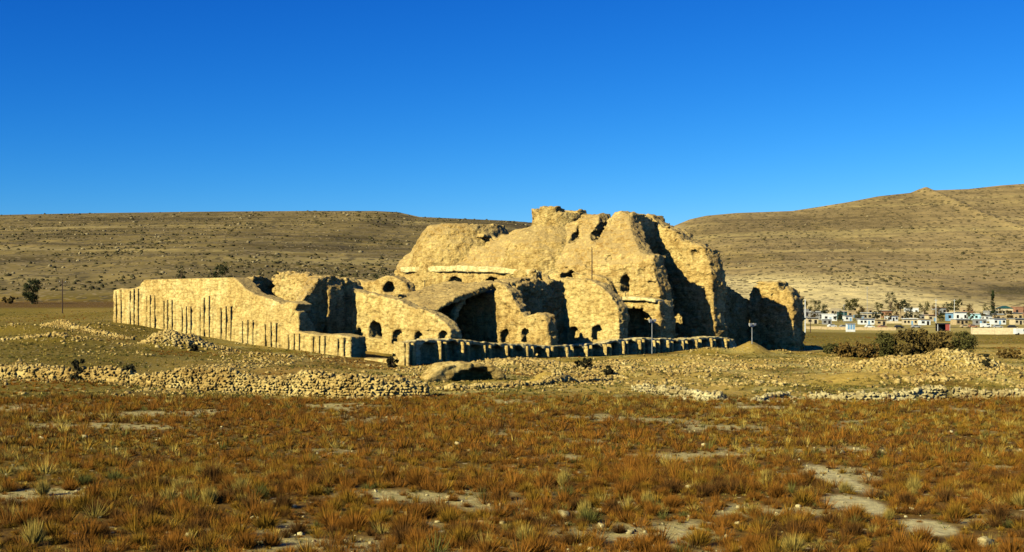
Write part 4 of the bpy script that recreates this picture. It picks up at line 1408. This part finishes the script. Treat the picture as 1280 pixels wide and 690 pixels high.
# ------------------------------------------------------------------ village
def house(px, d, wpx, hm, dep, mat, label, roof='parapet', roofmat=None, rz=0.0, nwin=2, door=True, cat="house", winmat=None, name="house", py=None):
    x, y, z = ground_at(px, d)
    W = wpx * d / F
    t = empty(name, (x, y, z - 0.1), rz)
    tag(t, label, cat)
    w2 = W / 2
    MB().box(-w2, w2, 0, dep, -0.6, hm).build("wall", mat, t)
    rm = roofmat or mat
    if roof == 'parapet':
        m = MB()
        m.box(-w2 - 0.15, w2 + 0.15, -0.15, 0.2, hm + 0.003, hm + 0.45).box(-w2 - 0.15, w2 + 0.15, dep - 0.2, dep + 0.15, hm + 0.003, hm + 0.45)
        m.box(-w2 - 0.15, -w2 + 0.2, 0.2, dep - 0.2, hm + 0.003, hm + 0.45).box(w2 - 0.2, w2 + 0.15, 0.2, dep - 0.2, hm + 0.003, hm + 0.45)
        m.build("parapet", rm, t)
    elif roof == 'gable':
        MB().prism([(-w2 - 0.3, hm), (w2 + 0.3, hm), (w2 + 0.3, hm + 0.15), (0, hm + W * 0.2), (-w2 - 0.3, hm + 0.15)], -0.3, dep + 0.3).build("roof", rm, t)
    else:
        MB().box(-w2 - 0.5, w2 + 0.5, -0.7, dep + 0.3, hm + 0.003, hm + 0.3).build("roof", rm, t)
    n = max(1, nwin)
    cells = n + (1 if door else 0)
    for i in range(cells):
        cx = -w2 + W * (i + 0.5) / cells
        cw = min(1.4, W / cells * 0.5)
        if door and i == cells // 2:
            MB().box(cx - cw * 0.5, cx + cw * 0.5, -0.06, 0.05, 0, 2.2).build("door", M['dark'] if rng.random() < 0.8 else M['blue'], t)
        else:
            f = MB().box(cx - cw * 0.6, cx + cw * 0.6, -0.05, 0.05, hm * 0.35, hm * 0.72).build("window", M['dark'], t)
            MB().box(cx - cw * 0.7, cx + cw * 0.7, -0.12, -0.06, hm * 0.30, hm * 0.34).build("sill", mat, f)
    return t


H = [  # px, distance, width px, height m, depth, wall, label, roof, roof mat, windows
    (1003, 900, 16, 5.5, 9, 'grey', "grey two storey house right behind the palace end", 'parapet', None, 3),
    (1024, 940, 18, 4.0, 8, 'grey', "low grey house with dark door next to the two storey one", 'flat', 'white_paint', 2),
    (1038, 860, 16, 3.6, 8, 'white_paint', "small bright white house near the village's left end", 'parapet', None, 2),
    (1054, 900, 10, 4.6, 7, 'teal', "narrow dark teal sheet shed among pale houses", 'flat', 'grey', 1),
    (1068, 960, 16, 4.2, 8, 'tan', "tan flat roofed house behind the blue kiosk", 'parapet', None, 2),
    (1090, 900, 22, 4.0, 9, 'cream', "wide cream house in the middle of the village", 'flat', 'white_paint', 3),
    (1108, 970, 14, 4.4, 8, 'brick', "reddish brick house below the tallest village tree", 'flat', 'grey', 2),
    (1128, 930, 16, 4.0, 8, 'tan', "tan house right of the tallest village tree", 'parapet', None, 2),
    (1146, 900, 18, 4.2, 8, 'cream', "cream house with parapet at the village centre right", 'parapet', None, 3),
    (1164, 960, 16, 4.6, 8, 'tan', "taller tan house behind the white walled strip", 'parapet', None, 2),
    (1176, 1040, 14, 5.0, 8, 'grey', "grey house standing furthest back in the village", 'flat', 'brick', 2),
    (1190, 860, 11, 4.4, 7, 'blue', "bright blue fronted shop in the right part of the village", 'flat', 'white_paint', 1),
    (1202, 850, 14, 4.8, 7, 'white_paint', "white two bay building beside the blue shop", 'flat', 'grey', 2),
    (1223, 880, 19, 3.6, 8, 'cyan', "long pale cyan building in the right of the village", 'flat', 'white_paint', 3),
    (1242, 900, 12, 4.6, 8, 'grey', "grey block house under the dark cypress", 'parapet', None, 2),
    (1257, 1000, 18, 5.0, 10, 'cream', "large house with dark teal sheet roof at upper right", 'gable', 'teal', 3),
    (1276, 1010, 14, 5.6, 8, 'brick', "red brick house at the right edge of the picture", 'parapet', None, 2),
    (1270, 860, 16, 4.0, 8, 'tan', "tan house in front of the red brick one", 'flat', 'grey', 2),
    (1298, 900, 16, 4.2, 8, 'cream', "cream house half cut off by the right edge", 'parapet', None, 2),
    (1046, 1040, 16, 4.4, 8, 'cream', "small cream house at the back of the village's left half", 'parapet', None, 2),
    (1083, 1060, 16, 4.2, 8, 'tan', "tan house furthest up behind the wide cream one", 'parapet', None, 2),
    (1140, 1060, 16, 4.0, 8, 'white_paint', "small white house furthest up at the foot of the hill", 'parapet', None, 2),
    (1210, 1050, 14, 4.2, 8, 'tan', "tan house at the foot of the pale slope on the right", 'parapet', None, 2)]
H += [(1015, 1010, 12, 3.8, 7, 'tan', "tan house peeping out between two olive trees at the village's left end", 'parapet', None, 2),
      (1029, 880, 9, 3.0, 6, 'grey', "tiny grey hut left of the small bright white house", 'flat', None, 1),
      (1061, 860, 9, 3.0, 6, 'white_paint', "little white hut right of the teal shed", 'flat', 'grey', 1),
      (1076, 880, 9, 3.2, 6, 'grey', "small grey store left of the wide cream house", 'flat', None, 1),
      (1117, 860, 12, 3.2, 7, 'white_paint', "low white store in front of the brick house", 'flat', 'tan', 2),
      (1156, 880, 10, 3.2, 6, 'grey', "small grey store between the cream and the taller tan house", 'flat', None, 1),
      (1166, 850, 11, 3.4, 6, 'cream', "small cream shop left of the bright blue one", 'flat', 'brick', 1),
      (1212, 900, 9, 4.4, 6, 'brick', "narrow brick building between white and cyan ones", 'parapet', None, 1),
      (1236, 840, 9, 3.2, 6, 'white_paint', "small white hut right of the long cyan building", 'flat', 'grey', 1),
      (1251, 850, 12, 3.6, 7, 'tan', "low tan store right of the cypress foot", 'flat', 'white_paint', 1)]
H += [(1016, 770, 14, 2.9, 7, 'cream', "low cream shed nearest the palace end of the village", 'flat', 'grey', 1),
      (1034, 750, 11, 2.6, 6, 'grey', "low grey garage below the small bright white house", 'flat', 'white_paint', 1),
      (1084, 760, 18, 2.8, 7, 'white_paint', "long low white building nearest the field below the cream house", 'flat', 'grey', 3),
      (1102, 740, 12, 2.6, 6, 'tan', "low tan garage right of the long white building", 'flat', None, 1),
      (1138, 750, 17, 2.9, 7, 'cream', "long low cream building nearest the field at centre right", 'flat', 'white_paint', 3),
      (1157, 740, 12, 2.7, 6, 'white_paint', "low white garage left of the roofed red stand", 'flat', 'tan', 1),
      (1203, 740, 16, 2.7, 7, 'tan', "long low tan building nearest the field below the blue shop", 'flat', 'white_paint', 2),
      (1226, 730, 14, 2.7, 6, 'grey', "low grey building nearest the field below the cyan one", 'flat', 'white_paint', 2),
      (1250, 740, 15, 2.8, 7, 'white_paint', "low white building nearest the field at the right", 'flat', 'grey', 2),
      (1276, 730, 15, 2.8, 7, 'cream', "low cream building nearest the field at the right edge", 'flat', 'grey', 2)]
for px, d, wp, hm, dep, mat, lab, roof, rm, nw in H:
    house(px, d, wp, hm * 1.12, dep, M[mat], lab, roof, M[rm] if rm else None, rng.uniform(-0.15, 0.15), nw)

VT = [(1010, 1000, 16, 374, OL, "olive tree above the grey house at the village's left end"), (1022, 980, 16, 375, (0.06, 0.06, 0.02), "bushy olive tree second from the village's left end"),
      (1032, 930, 14, 380, DG, "dark tree behind the small bright white house"), (1060, 990, 18, 378, OL, "wide olive tree behind the teal shed"),
      (1078, 950, 14, 380, BR, "brown leafless looking tree left of the wide cream house"), (1099, 930, 14, 377, OL, "olive tree beside the wide cream house"),
      (1113, 980, 15, 363, DG, "tallest dark village tree with an open top"), (1120, 900, 12, 378, BR, "brown tree just right of the tallest dark one"),
      (1137, 960, 14, 377, DG, "dark tree behind the centre right cream house"), (1155, 940, 16, 376, OL, "olive tree between cream and tan houses"),
      (1170, 900, 13, 380, BR, "brown tree left of the blue shop"), (1184, 980, 14, 377, DG, "dark tree behind the blue shop"),
      (1215, 930, 15, 379, BR, "brown tree above the cyan building"), (1232, 960, 12, 379, OL, "olive tree left of the cypress"),
      (1250, 880, 12, 384, BR, "low brown tree right of the cypress"), (1285, 930, 14, 379, DG, "dark tree at the right edge of the village")]
VT += [(1018, 850, 12, 388, BR, "low brown tree in front of the grey houses"), (1048, 840, 13, 388, DG, "low dark tree left of the little white hut"), (1072, 840, 12, 389, OL, "low olive tree before the small grey store"),
       (1096, 840, 14, 389, DG, "low dark tree before the wide cream house's right end"), (1110, 845, 12, 390, BR, "low brown tree before the low white store"), (1135, 845, 14, 388, DG, "low dark tree before the centre right cream house"),
       (1148, 840, 10, 389, OL, "low olive tree before the small grey store at centre right"), (1176, 835, 12, 388, DG, "low dark tree before the small cream shop"), (1213, 840, 12, 389, OL, "low olive tree before the narrow brick building"),
       (1228, 830, 10, 390, BR, "low brown tree before the cyan building's right end"), (1243, 830, 12, 388, DG, "low dark tree at the cypress foot"), (1262, 840, 14, 388, BR, "low brown tree before the tan houses at the right"),
       (1065, 1080, 20, 372, OL, "wide olive tree furthest up behind the teal shed"), (1125, 1090, 20, 373, DG, "wide dark tree furthest up behind the village centre"), (1196, 1080, 20, 374, OL, "wide olive tree furthest up behind the blue shop")]
for px, d, wp, top, tone, lab in VT:
    bush(px, d, wp, top, lab, tone, "tree", "tree", "trees of the village", 22, 0.18)
hm = hgt(880, 361, 1241)
tree("cypress", 1241, 880, 4.6, hm, "tall narrow dark cypress on the right of the village", "tree", (0.03, 0.042, 0.014), None, True, 0.06, 60, 0.45)
for i, (px, d, top, lab) in enumerate([(1084, 880, 358, "tall thin pale pole above the village's centre"), (1170, 780, 374, "tall white pole left of the blue shop"), (1193, 800, 374, "white pole between blue shop and white building"),
                                       (1126, 800, 383, "short dark pole beside the parked dark car"), (1055, 820, 380, "dark pole behind the blue kiosk")]):
    pole(px, d, top, 0.16, M['steel'] if i in (0, 4) else M['white_paint'] if i in (1, 2) else M['wood'], lab, 0.8)


def wall_run(pa, pb, h, th, mat, label, post=6.0):
    xa, ya, za = ground_at(*pa); xb, yb, zb = ground_at(*pb)
    L = math.hypot(xb - xa, yb - ya); a = math.atan2(yb - ya, xb - xa)
    t = empty("boundary_wall", (xa, ya, 0), a)
    tag(t, label, "wall")
    n = max(2, int(L / post)); m = MB(); c = MB()
    for i in range(n):
        q0, q1 = L * i / n, L * (i + 1) / n
        z0 = g1(xa + (xb - xa) * (i + .5) / n, ya + (yb - ya) * (i + .5) / n)
        m.box(q0 + 0.25, q1 - 0.005, -th / 2, th / 2, z0 - 1, z0 + h)
        c.box(q0 - 0.1, q0 + 0.24, -th / 2 - 0.08, th / 2 + 0.08, z0 - 1, z0 + h + 0.2)
    m.build("panel", mat, t); c.build("pier", mat, t)
    return t


wall_run((1214, 455), (1330, 445), 2.1, 0.3, M['cream'], "long cream boundary wall reaching the right edge below the village")
wall_run((1008, 585), (1120, 570), 1.2, 0.3, M['tan'], "low tan wall along the field from the white posts past the blue kiosk")
wall_run((1075, 800), (1160, 790), 1.2, 0.3, M['cream'], "thin pale wall line in front of the village houses")

# kiosk with blue and white front
x, y, z = ground_at(1064, 520)
t = empty("kiosk", (x, y, z)); tag(t, "blue and white kiosk standing in the field before the village", "kiosk")
MB().box(-1.5, 1.5, 0, 2.2, -0.3, 2.9).build("wall", M['white_paint'], t)
MB().box(-1.7, 1.7, -0.3, 2.4, 2.903, 3.1).build("roof", M['steel'], t)
for q in (-0.95, 0, 0.95): MB().box(q - 0.35, q + 0.35, -0.06, -0.003, 0.9, 2.6).build("panel", M['blue'], t)
# roofed stand with a red front panel
x, y, z = ground_at(1180, 540)
t = empty("roofed_stand", (x, y, z)); tag(t, "dark roofed stand with red panel and white post", "stand")
MB().box(-2.6, 2.4, 0, 3.0, 2.6, 3.0).build("roof", M['black'], t)
MB().box(-2.4, 2.2, 2.6, 2.9, -0.3, 2.597).build("rear_wall", M['dark'], t)
MB().box(0.6, 2.2, -0.05, 0.05, 0.3, 2.597).build("panel", M['red'], t)
for q in (-2.4, 2.25): MB().box(q - 0.08, q + 0.08, -0.05, 0.11, -0.3, 2.597).build("post", M['white_paint'], t)


def car(px, d, mat, label, rz, van=False):
    x, y, z = ground_at(px, d)
    t = empty("parked_van" if van else "parked_car", (x, y, z), rz)
    tag(t, label, "van" if van else "car", "vehicles parked before the village")
    if van:
        MB().prism([(-2.3, 0.35), (2.3, 0.35), (2.35, 1.1), (1.7, 1.95), (-2.25, 2.0)], -0.9, 0.9).build("body", mat, t)
        for s_ in (-1, 1): MB().prism([(0.2, 1.15), (1.9, 1.15), (1.5, 1.75), (0.2, 1.75)], s_ * 0.905 - 0.01, s_ * 0.905 + 0.01).build("side_window", M['glass'], t)
    else:
        MB().prism([(-2.1, 0.35), (2.1, 0.35), (2.15, 0.8), (1.2, 0.95), (0.6, 1.45), (-1.1, 1.5), (-1.9, 1.0), (-2.15, 0.9)], -0.85, 0.85).build("body", mat, t)
        for s_ in (-1, 1): MB().prism([(-1.5, 0.98), (1.0, 0.98), (0.5, 1.38), (-1.0, 1.42)], s_ * 0.855 - 0.01, s_ * 0.855 + 0.01).build("side_window", M['glass'], t)
    for wx in (-1.35, 1.35):
        for s_ in (-1, 1):
            MB().tube((wx, s_ * 0.72, 0.33), (wx, s_ * 0.92, 0.33), 0.33, 0.33, 14).build("wheel", M['rubber'], t)
    return t


car(1124, 640, M['black'], "dark car parked on the pale ground below the village centre", 0.1)
car(1266, 600, M['black'], "dark car parked at the right before the houses", -0.1)
car(1206, 640, M['tan'], "tan car parked right of the red panelled stand", 0.05)
car(1216, 640, M['brick'], "brownish car beside the tan one", 0.0)
car(1103, 640, M['brick'], "reddish brown car left of the dark parked car", 0.15)
car(1055, 640, M['grey'], "grey car behind the blue kiosk", 0.1)
car(1277, 440, M['white_paint'], "white van in front of the cream wall at the right edge", 0.05, True)
car(1040, 660, M['white_paint'], "white car left of the blue kiosk", 0.2)
car(1087, 650, M['white_paint'], "white car before the long low white building", 0.0)
car(1145, 650, M['steel'], "silver car right of the dark parked car", 0.1)
car(1232, 640, M['white_paint'], "small white van behind the cream boundary wall", 0.0, True)
car(1247, 620, M['steel'], "silver car just left of the dark car at the right", -0.1)
